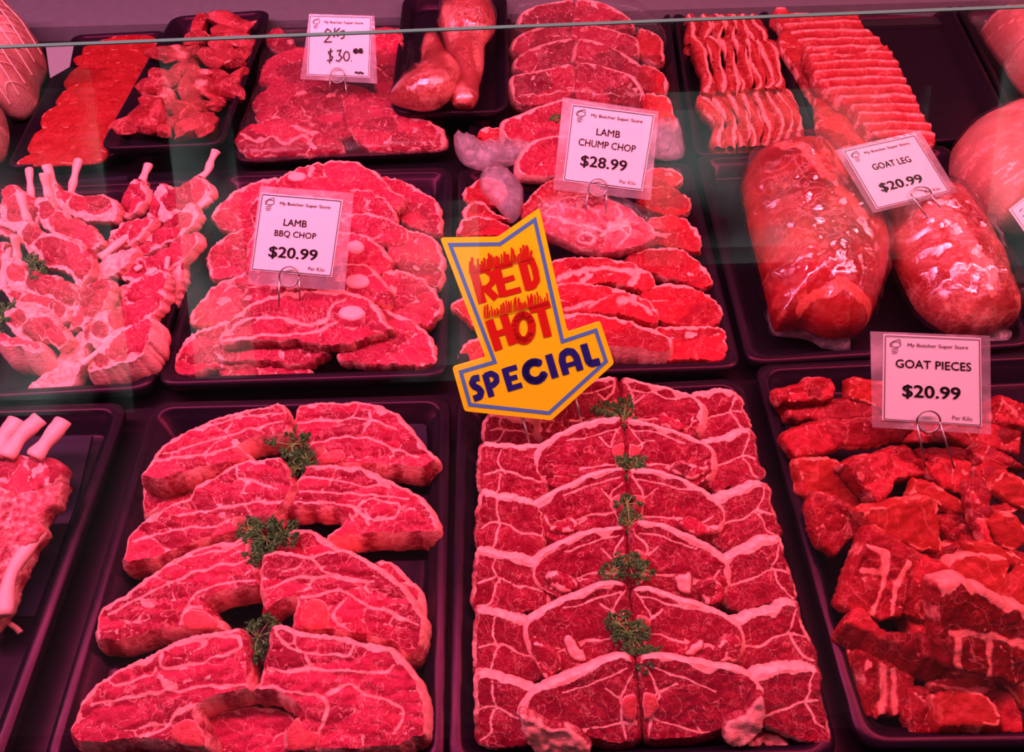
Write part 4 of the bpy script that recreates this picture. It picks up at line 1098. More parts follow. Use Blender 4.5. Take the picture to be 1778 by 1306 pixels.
tag(tube('fat_scrap', spline3([on_z(*p, 0.007) for p in q('c7', [(-10, 655), (40, 645), (80, 665), (105, 690)])]), 0.0025, BONE), 'curved scrap of fat on the liner near the view corner', 'meat scrap')

# ------------------------------------------------------------------ riblet strips and rib racks at the back
def strip(c, pts, w, z, label):
    P = q(c, pts)
    n = len(P)
    path = spline3([on_z(u, v, z) for u, v in P], 5)
    L, Rr = [], []
    k = len(path)
    verts, faces, fat, tone = [], [], [], []
    o0 = path[0].copy()
    SEED[0] += 1
    ph = SEED[0]
    for i, p in enumerate(path):
        t_ = (path[min(i + 1, k - 1)] - path[max(i - 1, 0)]).normalized()
        s_ = t_.cross(Vector((0, 0, 1))).normalized()
        ww = w * (0.85 + 0.22 * math.sin(i * 0.55 + ph) + 0.10 * math.sin(i * 1.7 + ph * 2))
        for j in range(9):
            a = j / 8
            x = (a - .5) * ww
            hgt = 0.004 * math.sin(math.pi * a) ** 0.5 + 0.0012 * math.sin(i * 0.8 + j + ph)
            sag = 0.0 if 0 < j < 8 else -0.014
            verts.append(p - o0 + s_ * x + Vector((0, 0, hgt + sag)))
            fat.append(max(0, math.sin(a * 7.5 + 1.6 * math.sin(i * .33 + ph) + ph)) * 0.85 if j not in (0, 8) else 0.1)
            tone.append(0.5 + 0.4 * math.sin(i * .5 + j))
    for i in range(k - 1):
        for j in range(8):
            a = i * 9 + j
            faces.append((a, a + 1, a + 10, a + 9))
    faces.append(tuple(range(9)))
    faces.append(tuple(reversed(range((k - 1) * 9, k * 9))))
    for i in range(k - 1):
        faces.append((i * 9 + 8, i * 9, (i + 1) * 9, (i + 1) * 9 + 8))
    o = link('riblet_strip', mesh('riblet_strip', verts, faces, attrs={'fat': fat, 'tone': tone}), RIBS)
    o.location = o0
    tag(o, label, 'meat strip', 'riblet strips')
NTH = ['first', 'second', 'third', 'fourth', 'fifth', 'sixth', 'seventh', 'eighth']
for i, x in enumerate([(70, 60), (135, 125), (190, 195), (250, 265), (300, 330), (345, 385), (395, 430)]):
    strip('c3', [(x[0] - 10, 85), (x[0] + 12, 130), (x[1] + 2, 180), (x[1], 240)], 0.024, 0.030, 'riblet strip in the furthest row, %s from the bagged loins' % NTH[i])
for i, (a, b) in enumerate([(100, 155), (172, 228), (245, 285), (310, 345), (375, 420), (430, 475), (470, 515)]):
    strip('c3', [(a - 20, 195 + 4 * i), (a + 10, 240), (a + 25, 330), (b + 5, 430), (b - 10, 492 - 5 * i)], 0.024, 0.036, 'riblet strip in the middle row, %s from the bagged loins' % NTH[i])
for i, (a, b) in enumerate([(135, 210), (215, 275), (290, 340), (355, 400), (425, 465), (480, 520), (525, 565), (560, 612)]):
    strip('c3', [(a - 22, 500 - 4 * i), (a + 25, 560), (b, 640), (b - 4, 700), (b - 8 if i else b, 770 - i * 2)], 0.023, 0.030, 'riblet strip in the nearest row, %s from the bagged loins' % NTH[i])
RACKM = meat_mat('rib_rack_membrane', (0.32, 0.012, 0.018), (0.54, 0.07, 0.07), (0.90, 0.42, 0.38), 0.3, mscale=50)
slab('rib_rack', q('c3', [(480, 70), (520, 38), (600, 65), (720, 80), (850, 62), (918, 55), (948, 130), (1012, 180), (1058, 238), (960, 265), (850, 295), (700, 270), (620, 230), (570, 170), (520, 115)]), RACKM, z=0.040, tilt=8, thick=0.022, ridges=(6, 1, 0.0035, 0.8), wall_fat=0.4, step=0.0028, rag=0.0014,
     label='rib rack furthest back in the wide half filled tray', cat='rib rack', group='rib racks in the wide tray')
slab('rib_rack', q('c3', [(650, 235), (740, 275), (860, 292), (960, 268), (1065, 235), (1115, 290), (1180, 430), (1225, 500), (1255, 590), (1300, 650), (1318, 735), (1160, 715), (1020, 700), (940, 640), (900, 560), (800, 490), (720, 420), (680, 330)]), RACKM, z=0.044, tilt=8, thick=0.022, ridges=(11, 1, 0.0038, 1.2), wall_fat=0.4, step=0.0028, rag=0.0014,
     label='long rib rack nearest in the wide half filled tray', cat='rib rack', group='rib racks in the wide tray')
slab('rib_flap', q('c3', [(515, 195), (560, 150), (640, 235), (690, 340), (730, 440), (720, 560), (660, 450), (600, 340), (550, 270)]), RIBS, z=0.030, tilt=6, thick=0.018, cells=3, wall_fat=0.5, step=0.003, label='fatty flap along the side of the rib racks', cat='meat flap')
slab('rib_flap', q('c3', [(715, 430), (800, 500), (890, 580), (1010, 690), (1000, 745), (880, 745), (790, 755), (720, 665)]), RIBS, z=0.030, tilt=6, thick=0.018, cells=3, wall_fat=0.5, step=0.003, label='red meaty flap at the near end of the long rib rack', cat='meat flap')
# ------------------------------------------------------------------ goat pieces
def goat(label, c, pts, z, tilt=25, yaw=0, skin=False, smooth=False, **kw):
    a = dict(thick=0.020, cells=3, cellw=0.0018, wall_fat=0.30, step=0.0024, rag=0.0011, bevel=0.0014, bumpy=0.0009, bulge=0.0013, flare=0.0015)
    a.update(kw)
    if not yaw:
        yaw, tilt = rnd.uniform(-20, 20), tilt + rnd.uniform(-7, 9)
    if skin: a.update(cells=0, edge_fat=0.0011)
    return slab('goat_piece', q(c, pts), GOATSKIN if skin else GOAT, z=z, tilt=tilt, yaw=yaw, smooth=smooth, label=label, cat='goat piece', group='goat pieces', **a)
# under layer
goat('flat goat piece on the tray floor behind the price card', 'D1', [(860, 380), (1080, 360), (1320, 380), (1340, 520), (1180, 560), (960, 560)], 0.022, cells=4)
goat('goat piece under the lower edge of the price card', 'D1', [(1240, 480), (1400, 420), (1600, 430), (1760, 480), (1760, 640), (1600, 600), (1400, 580)], 0.026, cells=5)
goat('goat piece in the back corner beyond the price card', 'D1', [(1540, 310), (1590, 285), (1650, 250), (1790, 300), (1880, 400), (1790, 460), (1600, 420)], 0.030, cells=5)
goat('smooth dark goat piece along the loin side of the heap', 'D1', [(325, 660), (520, 640), (600, 690), (700, 800), (795, 985), (690, 1000), (500, 900), (390, 925), (340, 860)], 0.020, skin=True)
goat('flat goat piece under the middle of the heap', 'c9', [(1180, 300), (1400, 240), (1700, 240), (1850, 330), (1850, 520), (1500, 560), (1250, 480)], 0.018, cells=4)
goat('flat goat piece under the near half of the heap', 'c9', [(1160, 620), (1380, 560), (1850, 620), (1850, 1000), (1400, 1010), (1260, 860)], 0.014, cells=3)
goat('thin goat slice upright against the loin side wall of the tray', 'c9', [(845, 690), (950, 780), (958, 1020), (930, 1010), (880, 860)], 0.014, skin=True)
# back
goat('knobbly goat piece with a jagged top in the back corner by the loin chops', 'D1', [(172, 218), (270, 185), (355, 180), (385, 135), (470, 130), (532, 135), (557, 190), (550, 265), (480, 290), (300, 290), (205, 300)], 0.048, tilt=30, cells=6)
goat('long pink goat piece below the jagged corner piece', 'D1', [(195, 300), (330, 290), (480, 285), (640, 262), (760, 288), (850, 340), (857, 395), (720, 408), (420, 415), (250, 385)], 0.034, tilt=18, cells=4, ridges=None)
goat('orange skinned goat piece peeping from behind the price card', 'D1', [(648, 150), (700, 138), (890, 165), (900, 370), (760, 292), (650, 262)], 0.040, skin=True)
goat('log shaped goat piece with a sawn end under the card corner', 'D1', [(205, 535), (230, 495), (300, 462), (430, 418), (700, 402), (860, 388), (1020, 393), (1067, 460), (1030, 500), (960, 545), (740, 577), (590, 582), (480, 632), (345, 640), (312, 662), (250, 600)], 0.044, tilt=26, cells=4, face_fat=.1)
goat('wide goat rib piece with a notched lower edge, centre of the heap', 'D1', [(603, 690), (700, 640), (900, 590), (1012, 553), (1060, 612), (1175, 742), (1110, 770), (960, 780), (920, 890), (842, 952), (760, 860), (680, 760)], 0.046, tilt=24, cells=5)
goat('dark lean goat piece right below the card pin', 'D1', [(1110, 660), (1180, 700), (1250, 650), (1440, 680), (1432, 780), (1372, 885), (1260, 860), (1170, 760)], 0.042, cells=2)
goat('small pale edged goat piece pierced by the card pin', 'D1', [(1065, 602), (1180, 588), (1390, 588), (1445, 660), (1300, 668), (1120, 655)], 0.044, cells=3)
goat('folded goat flap with an orange rim, centre of the heap', 'D1', [(1038, 905), (1080, 785), (1160, 805), (1260, 855), (1370, 925), (1425, 1005), (1320, 1000), (1200, 940), (1100, 880)], 0.048, skin=True, thick=.014)
goat('large smooth goat slab with a straight right edge', 'D1', [(718, 990), (900, 955), (1060, 918), (1182, 898), (1222, 935), (1248, 1255), (1120, 1250), (960, 1190), (790, 1090)], 0.048, tilt=32, skin=True)
goat('goat joint with a pale bone end by the loin side of the tray', 'D1', [(395, 970), (440, 868), (540, 888), (690, 985), (745, 1070), (690, 1170), (560, 1282), (470, 1225), (420, 1110)], 0.046, tilt=28, cells=5, face_fat=.12)
goat('slim wavy goat rib strip pointing to the glass', 'D1', [(1408, 830), (1440, 788), (1522, 773), (1562, 900), (1572, 1010), (1542, 1080), (1592, 1217), (1530, 1202), (1462, 1060), (1430, 940)], 0.052, face_fat=.2, cells=4, thick=.014)
goat('orange triangular goat piece at the view edge', 'D1', [(1548, 855), (1650, 728), (1790, 812), (1850, 900), (1800, 1000), (1700, 945)], 0.050, skin=True)
goat('fleshy goat piece under the orange triangular piece', 'D1', [(1538, 1060), (1640, 1025), (1700, 1008), (1790, 1080), (1830, 1190), (1700, 1250), (1630, 1230)], 0.048, skin=True)
goat('triangular red goat piece beyond the card pin', 'D1', [(1438, 610), (1500, 538), (1600, 590), (1720, 660), (1800, 725), (1650, 700), (1480, 700)], 0.046, cells=4)
goat('pink wedge of goat between the lean piece and the orange triangle', 'D1', [(1448, 725), (1550, 680), (1700, 705), (1650, 745), (1560, 835), (1480, 800)], 0.044, cells=2)
goat('raw red goat scrap below the orange triangle', 'D1', [(1572, 975), (1680, 962), (1745, 990), (1700, 1015), (1580, 1020)], 0.050, cells=4, thick=.012)
goat('shiny dark goat scrap in the gap beside the wavy strip', 'D1', [(1230, 1030), (1310, 1010), (1430, 1010), (1450, 1090), (1330, 1100), (1300, 1150), (1240, 1130)], 0.036, cells=3)
goat('ragged goat scrap below the shiny dark one', 'D1', [(1290, 1140), (1430, 1090), (1490, 1170), (1500, 1230), (1330, 1240)], 0.034, cells=4)
goat('pale pink goat slice edge on, near the view edge', 'c9', [(1495, 228), (1600, 228), (1700, 270), (1830, 330), (1800, 370), (1650, 320), (1530, 290)], 0.046, skin=True, thick=.012)
# near half
goat('goat rib slab standing on edge with a white fat tip', 'c9', [(838, 548), (880, 430), (930, 290), (960, 225), (1070, 258), (1202, 325), (1190, 430), (1152, 605), (1040, 632), (940, 600)], 0.044, tilt=34, cells=3, seams=[(0.004, q('c9', [(1080, 270), (1060, 420), (1000, 600)])), (0.005, q('c9', [(1170, 340), (1120, 480), (1090, 610)])), (0.006, q('c9', [(950, 370), (1050, 370), (1060, 280), (980, 240)]))])
goat('long goat slab lying behind the standing rib slab', 'c9', [(995, 140), (1100, 190), (1210, 260), (1390, 352), (1342, 560), (1272, 642), (1140, 600), (1190, 400), (1080, 280), (945, 235)], 0.036, tilt=28, cells=3)
goat('big goat rib piece with white fat along its top, nearest the view edge', 'c9', [(1342, 435), (1450, 418), (1600, 478), (1700, 535), (1850, 600), (1850, 900), (1740, 967), (1600, 922), (1408, 882), (1352, 700)], 0.050, tilt=40, cells=2, cap=(0.4, .9, .009, .4), seams=[(0.006, q('c9', [(1440, 700), (1430, 870)])), (0.005, q('c9', [(1600, 720), (1590, 910)])), (0.006, q('c9', [(1400, 690), (1600, 710), (1800, 760)]))])
goat('boomerang shaped goat piece with a thick orange skin', 'c9', [(848, 640), (910, 548), (965, 565), (1030, 650), (1080, 685), (1170, 690), (1250, 682), (1330, 740), (1402, 832), (1320, 840), (1200, 800), (1060, 730), (960, 690)], 0.046, tilt=24, thick=.030, drop=(-.003, -.016), wall_fat=0.15, cells=3)
goat('goat rib piece with two white bones at the near end', 'c9', [(950, 790), (1080, 850), (1212, 915), (1218, 1112), (1090, 1120), (972, 1127)], 0.022, tilt=30, cells=2, seams=[(0.006, q('c9', [(1050, 850), (1050, 1110)])), (0.004, q('c9', [(1110, 880), (1110, 1110)]))])
goat('chunky goat piece with orange skin resting by the near rim', 'c9', [(1300, 1000), (1400, 985), (1545, 988), (1640, 1065), (1665, 1150), (1640, 1180), (1480, 1170), (1350, 1180), (1310, 1080)], 0.036, tilt=18, skin=True, thick=.028, drop=(0, -.010))
goat('red meaty end beside the chunky orange goat piece', 'c9', [(1208, 990), (1300, 992), (1320, 1080), (1352, 1185), (1330, 1218), (1200, 1215), (1185, 1130), (1215, 1075)], 0.024, tilt=20, cells=4)
goat('lean goat piece in the near corner at the view edge', 'c9', [(1560, 1000), (1640, 985), (1710, 1000), (1770, 1100), (1775, 1215), (1670, 1205), (1645, 1080)], 0.024, tilt=22, cells=3)
goat('hollow goat cut like an open pocket', 'c9', [(1390, 390), (1420, 298), (1560, 278), (1705, 310), (1695, 515), (1640, 500), (1540, 455), (1400, 420)], 0.042, tilt=28, skin=True, cap=(0, 1, .004, .4))
goat('plain goat block at the view edge above the big rib piece', 'c9', [(1695, 510), (1740, 420), (1800, 350), (1880, 400), (1880, 620), (1800, 590)], 0.050, skin=True)
goat('thin goat slice under the boomerang piece', 'c9', [(1290, 950), (1420, 888), (1600, 920), (1655, 985), (1400, 990), (1320, 985)], 0.024, tilt=14, skin=True, thick=.012)
goat('pale goat slice in the near corner below the big rib piece', 'c9', [(1640, 930), (1800, 955), (1850, 1150), (1740, 1040), (1690, 990)], 0.024, skin=True, thick=.012)

# ------------------------------------------------------------------ wrapped goat legs
WRAP = film_mat('cling_film', (1.0, 0.95, 0.97), 0.14, 0.22, 0.55, 60, 0.11, (1.6, .5, 1))
WRAP2 = film_mat('gathered_film', (1.0, 0.95, 0.97), 0.10, 0.5, 1.3, 120, 0.16, (1, 1, 1), haze=0.35)
def wrapped_leg(label, pts, tail, z, h, mat, seams, **kw):
    o = puff('goat_joint', pts, mat, z, h, tilt=8, label=label, cat='goat leg', group='wrapped goat legs', step=0.0036, seams=seams, bumpy=0.002, below=0.35, power=0.55, **kw)
    puff('plastic_wrap', pts, WRAP, z, h + 0.0065, tilt=8, step=0.0036, expand=0.004, parent=o, below=0.42, bumpy=0.0016, power=0.5, wr=0.0022)
    if tail:
        puff('wrap_tail', tail, WRAP2, z - 0.02, 0.010, tilt=8, step=0.003, parent=o, bumpy=0.003, wr=0.004)
    return o
LEGM = meat_mat('goat_leg_meat', (0.24, 0.001, 0.005), (0.54, 0.016, 0.022), (0.90, 0.20, 0.15), 0.25, mscale=30)
wrapped_leg('larger wrapped goat leg beside the chump chop tray, deep red with an orange side',
    [(1288, 320), (1300, 285), (1335, 266), (1390, 258), (1440, 275), (1478, 330), (1522, 380), (1540, 430), (1535, 480), (1515, 545), (1490, 580), (1440, 588), (1390, 570), (1345, 575), (1330, 520), (1318, 470), (1300, 400)],
    [(1335, 520), (1350, 570), (1410, 575), (1465, 585), (1475, 610), (1430, 606), (1400, 590), (1345, 582), (1332, 550)], 0.030, 0.062, LEGM,
    [(0.009, [(1340, 300), (1380, 330), (1410, 370), (1470, 430)]), (0.005, [(1400, 270), (1430, 320), (1440, 370)]), (0.008, [(1380, 555), (1440, 545), (1500, 560)])])
wrapped_leg('smaller wrapped goat leg with streaky film shine, under the goat leg card',
    [(1530, 400), (1550, 355), (1600, 335), (1660, 345), (1700, 395), (1728, 440), (1756, 510), (1766, 552), (1742, 572), (1690, 585), (1640, 576), (1592, 540), (1562, 485)],
    [(1640, 560), (1690, 580), (1742, 572), (1762, 590), (1735, 610), (1690, 598)], 0.030, 0.052, SHANK,
    [(0.010, [(1560, 400), (1620, 440), (1690, 540)])], fat=0.25)
# ------------------------------------------------------------------ pale rolls
NETTED = meat_mat('netted_roll_skin', (0.45, 0.13, 0.12), (0.62, 0.30, 0.26), (0.92, 0.52, 0.46), 0.35, mscale=45)
NET = plain('roll_netting', (0.95, 0.55, 0.48), 0.5)
def netting(o, pts, z, h, tilt, pitch=0.016):
    fr, c = o_frame[o.name]
    P = fr.to2(pts)
    if area2(P) < 0: P = P[::-1]
    R = resample(P - c, 0.004, True)
    dmax = None
    verts, faces = [], []
    lo, hi = R.min(0), R.max(0)
    D = np.linalg.norm(hi - lo)
    G, _ = dist_poly(np.stack(np.meshgrid(np.linspace(lo[0], hi[0], 40), np.linspace(lo[1], hi[1], 40)), -1).reshape(-1, 2), R)
    gi = inside(np.stack(np.meshgrid(np.linspace(lo[0], hi[0], 40), np.linspace(lo[1], hi[1], 40)), -1).reshape(-1, 2), R)
    dm = G[gi].max()
    for ang in (0.9, -0.9):
        d = np.array([math.cos(ang), math.sin(ang)])
        nn = np.array([-d[1], d[0]])
        k = -D
        while k < D:
            T = np.arange(-D, D, 0.004)
            Q_ = nn * k + T[:, None] * d + np.stack([wob(T[:, None] + k, 12, 5), wob(T[:, None] - k, 12, 6)], 1) * 0.002
            ins = inside(Q_, R)
            dd, _ = dist_poly(Q_, R)
            zz_ = h * np.sqrt(np.clip(1 - (1 - np.clip(dd / dm, 0, 1)) ** 2, 0, 1)) + 0.0045
            prev = None
            for q_, ok, zv in zip(Q_, ins, zz_):
                if not ok:
                    prev = None
                    continue
                b_ = len(verts)
                for off, up_ in ((-0.0009, 0), (0, 0.0011), (0.0009, 0)):
                    verts.append((q_[0] + nn[0] * off, q_[1] + nn[1] * off, zv + up_))
                if prev is not None:
                    faces += [(prev, prev + 1, b_ + 1, b_), (prev + 1, prev + 2, b_ + 2, b_ + 1)]
                prev = b_
            k += pitch
    link('netting', mesh('netting', verts, faces), NET, o)
roll_a = puff('boned_roll', [(1648, 300), (1652, 262), (1675, 235), (1720, 215), (1790, 203), (1880, 230), (1900, 300), (1860, 370), (1800, 400), (1730, 400), (1690, 370), (1660, 340)], PALE, 0.030, 0.080, tilt=6, below=.35,
     label='large pale boned roll with a printed tag, at the view edge', cat='meat roll', step=0.005, fat=.3)
puff('plastic_wrap', [(1648, 300), (1652, 262), (1675, 235), (1720, 215), (1790, 203), (1880, 230), (1900, 300), (1860, 370), (1800, 400), (1730, 400), (1690, 370), (1660, 340)], film_mat('roll_film', (1, .97, .97), .03, .22, .4, 40, .12), 0.030, 0.082, tilt=6, below=.4, expand=.003, step=.005, parent=roll_a, wr=0.001)
roll_b = puff('netted_roll', q('c1', [(-70, 300), (-30, 170), (60, 118), (130, 140), (200, 220), (240, 330), (205, 420), (190, 520), (120, 585), (40, 592), (-40, 520)]), NETTED, 0.020, 0.075, tilt=6, below=.35, label='netted pale meat roll at the back corner with a white tag', cat='meat roll', step=0.005, fat=.3)
netting(roll_b, q('c1', [(-70, 300), (-30, 170), (60, 118), (130, 140), (200, 220), (240, 330), (205, 420), (190, 520), (120, 585), (40, 592), (-40, 520)]), 0.02, 0.076, 6)
roll_c = puff('netted_roll', q('c1', [(-120, 640), (-60, 540), (10, 560), (48, 680), (30, 780), (-30, 830), (-110, 790)]), NETTED, 0.020, 0.05, tilt=6, below=.35, label='netted roll barely in view at the side edge, above the cutlets', cat='meat roll', step=0.005, fat=.2)
poultry = puff('poultry_piece', q('c3', [(1560, 150), (1600, 118), (1700, 115), (1800, 118), (1830, 260), (1800, 330), (1690, 330), (1620, 250)]), PALE, 0.024, 0.05, tilt=8, below=.35, label='pale poultry piece furthest back in the bagged corner tray', cat='poultry', step=0.005, cells=4)
poultry2 = puff('poultry_piece', q('c3', [(1675, 310), (1740, 270), (1830, 290), (1880, 420), (1830, 500), (1778, 470), (1710, 390)]), PALE, 0.030, 0.05, tilt=8, below=.35, label='pale poultry piece in front within the bagged corner tray', cat='poultry', step=0.005)
sheetfilm = puff('plastic_bag', q('c3', [(1478, 70), (1560, 75), (1700, 95), (1850, 100), (1900, 450), (1780, 490), (1690, 380), (1600, 260), (1540, 160)]), film_mat('bag_film', (1, .97, .98), .05, .3, 1.0, 60, .15), 0.024, 0.058, tilt=8, below=.2, label='clear bag over the pale poultry in the corner', cat='plastic bag', step=0.006, wr=.004)
# ------------------------------------------------------------------ thin red steaks
SL = [[(430, 240), (560, 190), (700, 175), (795, 190), (790, 280), (600, 300), (430, 285)], [(378, 295), (500, 255), (700, 250), (770, 290), (720, 350), (560, 360), (400, 330)],
      [(328, 415), (400, 340), (560, 315), (720, 330), (760, 400), (660, 460), (480, 460), (340, 450)], [(285, 515), (360, 440), (520, 412), (690, 410), (720, 480), (620, 560), (440, 575), (300, 540)],
      [(215, 590), (300, 535), (460, 518), (650, 520), (670, 590), (560, 680), (380, 690), (220, 660)], [(138, 760), (200, 665), (380, 645), (560, 640), (580, 720), (520, 790), (340, 810), (170, 795)], [(80, 835), (150, 790), (300, 758), (480, 750), (555, 785), (500, 832), (300, 845), (100, 850)]]
for k, p in enumerate(SL):
    slab('thin_steak', q('c1', p), SLICE, z=0.016 + 0.001 * k, tilt=14, thick=0.007, cells=0, wall_fat=0.2, step=0.003, bumpy=0.0014, bevel=0.002, edge_fat=0.0011,
         label='thin red steak in the overlapping column, %s from the back' % NTH[k], cat='steak', group='thin red steaks')
# ------------------------------------------------------------------ diced meat
def lump(seed, r):
    bm = bmesh.new()
    bmesh.ops.create_icosphere(bm, subdivisions=4, radius=1.0)
    g = np.random.RandomState(seed)
    planes = [Vector(g.normal(size=3)).normalized() for _ in range(11)]
    offs = [0.42 + 0.38 * g.rand() for _ in planes]
    V0 = np.array([v.co[:] for v in bm.verts])
    nz = wob(V0, 0.55, seed + 3) * 0.10 + wob(V0, 1.3, seed + 4) * 0.05
    sx = 0.6 + 0.3 * g.rand()
    for v, dn_ in zip(bm.verts, nz):
        p = v.co.copy()
        for n_, d in zip(planes, offs):
            e = p.dot(n_) - d
            if e > 0: p -= n_ * e * 0.97
        p *= 1 + dn_
        v.co = Vector((p.x * 1.25, p.y * sx, p.z * 0.6)) * r * 1.15
    me = bpy.data.meshes.new('diced_meat')
    bm.to_mesh(me)
    bm.free()
    P = np.array([v.co[:] for v in me.vertices])
    me.polygons.foreach_set('use_smooth', [True] * len(me.polygons))
    for nme, val in (('fat', np.clip(0.05 + 0.42 * wob(P, 26, seed) + .25 * wob(P, 60, seed + 1), 0, 1)), ('tone', 0.5 + 0.4 * wob(P, 30, seed + 2))):
        at = me.attributes.new(nme, 'FLOAT', 'POINT')
        at.data.foreach_set('value', np.asarray(val, np.float32))
    me.materials.append(DICE)
    return me
DICE = meat_mat('diced_meat_mat', (0.22, 0.007, 0.014), (0.44, 0.048, 0.056), (0.85, 0.34, 0.32), 0.45, mscale=60)
LM = [lump(s, 0.021) for s in range(8)]
PD = np.array([(980, 130), (1240, 110), (1300, 160), (1240, 330), (1150, 520), (1050, 690), (880, 695), (660, 690), (660, 630), (720, 600), (800, 460), (860, 330), (900, 240)], float)
g = np.random.RandomState(4)
cand = np.stack([g.uniform(620, 1300, 900), g.uniform(110, 740, 900)], 1)
cand = cand[inside(cand, PD)]
kept = []
for p in cand:
    if all(np.hypot((p[0] - k_[0]), (p[1] - k_[1]) * 1.25) > 66 for k_ in kept): kept.append(p)
for i, p in enumerate(kept):
    o = bpy.data.objects.new('diced_meat', LM[i % 8])
    COL.objects.link(o)
    o.location = on_z(*q1('c1', p[0], p[1]), 0.045 + 0.008 * g.rand())
    o.rotation_euler = (g.uniform(-.5, .5), g.uniform(-.5, .5), g.uniform(0, 6.28))
    s_ = g.uniform(0.75, 1.15)
    o.scale = (s_ * 1.15, s_, s_)
    tag(o, 'lump of diced meat in the tilted small tray', 'diced meat', 'diced meat')
# ------------------------------------------------------------------ forequarter chops under film
def fore(label, c, pts, z=0.026, **kw):
    a = dict(thick=0.016, tilt=16, cells=7, cellw=0.0020, aniso=(1.5, .8), wall_fat=0.5, step=0.0028, rag=0.0014, bevel=.002)
    a.update(kw)
    return slab('forequarter_chop', q(c, pts), LAMB, z=z, label=label, cat='meat chop', group='forequarter chops under film', **a)
fore('forequarter chop furthest back by the diced meat tray, mostly red', 'c1', [(1365, 175), (1440, 143), (1495, 190), (1520, 240), (1480, 270), (1390, 245)], cells=2)
fore('forequarter chop beside the hand written card, back', 'c1', [(1330, 400), (1380, 300), (1540, 240), (1680, 260), (1700, 420), (1500, 450), (1330, 425)])
fore('forequarter chop under the pin of the hand written card', 'c1', [(1298, 515), (1400, 440), (1600, 420), (1790, 430), (1900, 470), (1820, 570), (1560, 560), (1320, 565)])
fore('forequarter chop with a dark oval muscle, second from the front', 'c1', [(1310, 600), (1370, 548), (1480, 530), (1640, 560), (1800, 600), (1790, 700), (1600, 690), (1400, 650)], z=0.028)
fore('front forequarter chop with curled fat bones, diced tray side', 'c1', [(1205, 705), (1280, 640), (1350, 628), (1500, 632), (1640, 670), (1745, 720), (1765, 775), (1600, 795), (1420, 795), (1290, 808), (1240, 770)], seams=[(0.005, q('c1', [(1240, 690), (1330, 730), (1400, 700), (1470, 740), (1560, 700), (1620, 760)])), (0.005, q('c1', [(1500, 640), (1600, 680), (1740, 640)]))])
fore('front forequarter chop with a square rind, shank tray side', 'c2', [(15, 595), (55, 548), (200, 540), (360, 588), (500, 640), (543, 690), (543, 752), (400, 772), (180, 772), (90, 720)], cap=(.9, 0, .006, .3))
fore('forequarter chop behind the square rind one', 'c2', [(15, 495), (100, 468), (290, 488), (340, 560), (300, 600), (100, 580), (30, 560)])
fore('forequarter chop beside the shank tray, furthest back', 'c2', [(165, 160), (310, 150), (320, 300), (310, 470), (200, 480), (160, 330)])
FILM3 = film_mat('tray_film', (1.0, 0.96, 0.98), 0.035, 0.30, 0.9, 40, 0.12, (5, .6, 1))
puff('cling_film_cover', [(472, 60), (600, 52), (705, 54), (745, 150), (780, 255), (700, 268), (560, 274), (412, 274), (440, 160)], FILM3, 0.026, 0.026, tilt=0, below=0.05, label='clear cling film stretched over the forequarter chops', cat='cling film', step=0.005, wr=.003, power=.35)
# ------------------------------------------------------------------ shanks
def shank(label, prof, z):
    """prof: list of (u, v, radius_m) from the meaty end to the knuckle"""
    path, rad = [], []
    pts = [on_z(u, v, z + r * 0.8) for u, v, r in prof]
    sp = spline3(pts, 6)
    rs = np.interp(np.linspace(0, len(prof) - 1, len(sp)), range(len(prof)), [p[2] for p in prof])
    o = tube('lamb_shank', sp, list(rs), SHANK, None, 18, flat=0.85, label=label, cat='lamb shank', group='wrapped lamb shanks', rough=0.03)
    me = o.data
    P = np.array([v.co[:] for v in me.vertices])
    me.attributes['fat'].data.foreach_set('value', np.asarray(np.clip(0.25 + 0.5 * wob(P * np.array([1, .4, 1]), 22, int(z * 1e4)), 0, 1), np.float32))
    w = tube('plastic_wrap', sp, [r + 0.003 for r in rs], WRAP, o, 18, flat=0.85, rough=0.05)
    return o
shank('long wrapped shank with a round meaty top, nearer the bagged loins', [(806, -14, .010), (810, 6, .036), (811, 40, .042), (808, 78, .028), (812, 115, .022), (810, 150, .017), (806, 170, .019), (804, 186, .012)], 0.050)
shank('short wrapped shank with a fleshy base, nearer the hand written card', [(684, 170, .008), (712, 160, .026), (745, 150, .036), (762, 128, .030), (754, 100, .018), (750, 78, .015), (749, 62, .010)], 0.050)
# ------------------------------------------------------------------ crumpled bag over the bagged loins
BAG = film_mat('crumpled_bag', (1.0, 0.9, 0.96), 0.05, 0.34, 1.2, 60, 0.18, (1, 1, 1), haze=0.25)
bag = puff('plastic_bag', q('c2', [(590, 690), (650, 690), (760, 730), (980, 730), (960, 790), (900, 850), (740, 880), (640, 850), (595, 780)]), BAG, 0.042, 0.014, tilt=10, label='crumpled clear bag open over the chump and loin chops', cat='plastic bag', step=0.004, wr=0.008, bumpy=.004)
puff('bag_fold', q('c2', [(735, 880), (850, 870), (940, 960), (935, 1090), (880, 1150), (800, 1060), (725, 980)]), BAG, 0.046, 0.012, tilt=14, step=0.004, parent=bag, wr=0.008, bumpy=.004)
puff('bag_sheet', q('c2', [(900, 40), (1200, 0), (1500, 30), (1620, 110), (1680, 210), (1640, 360), (1560, 560), (1200, 560), (900, 560), (870, 300)]), film_mat('bag_over_loins', (1, .95, .97), .025, .2, .6, 22, .14), 0.040, 0.030, tilt=12, step=0.006, parent=bag, wr=0.004, power=.3, below=0.02)
puff('bag_corner', q('c2', [(1610, 640), (1740, 630), (1772, 800), (1690, 830), (1600, 800)]), BAG, 0.034, 0.010, tilt=12, step=0.004, parent=bag, wr=0.008)
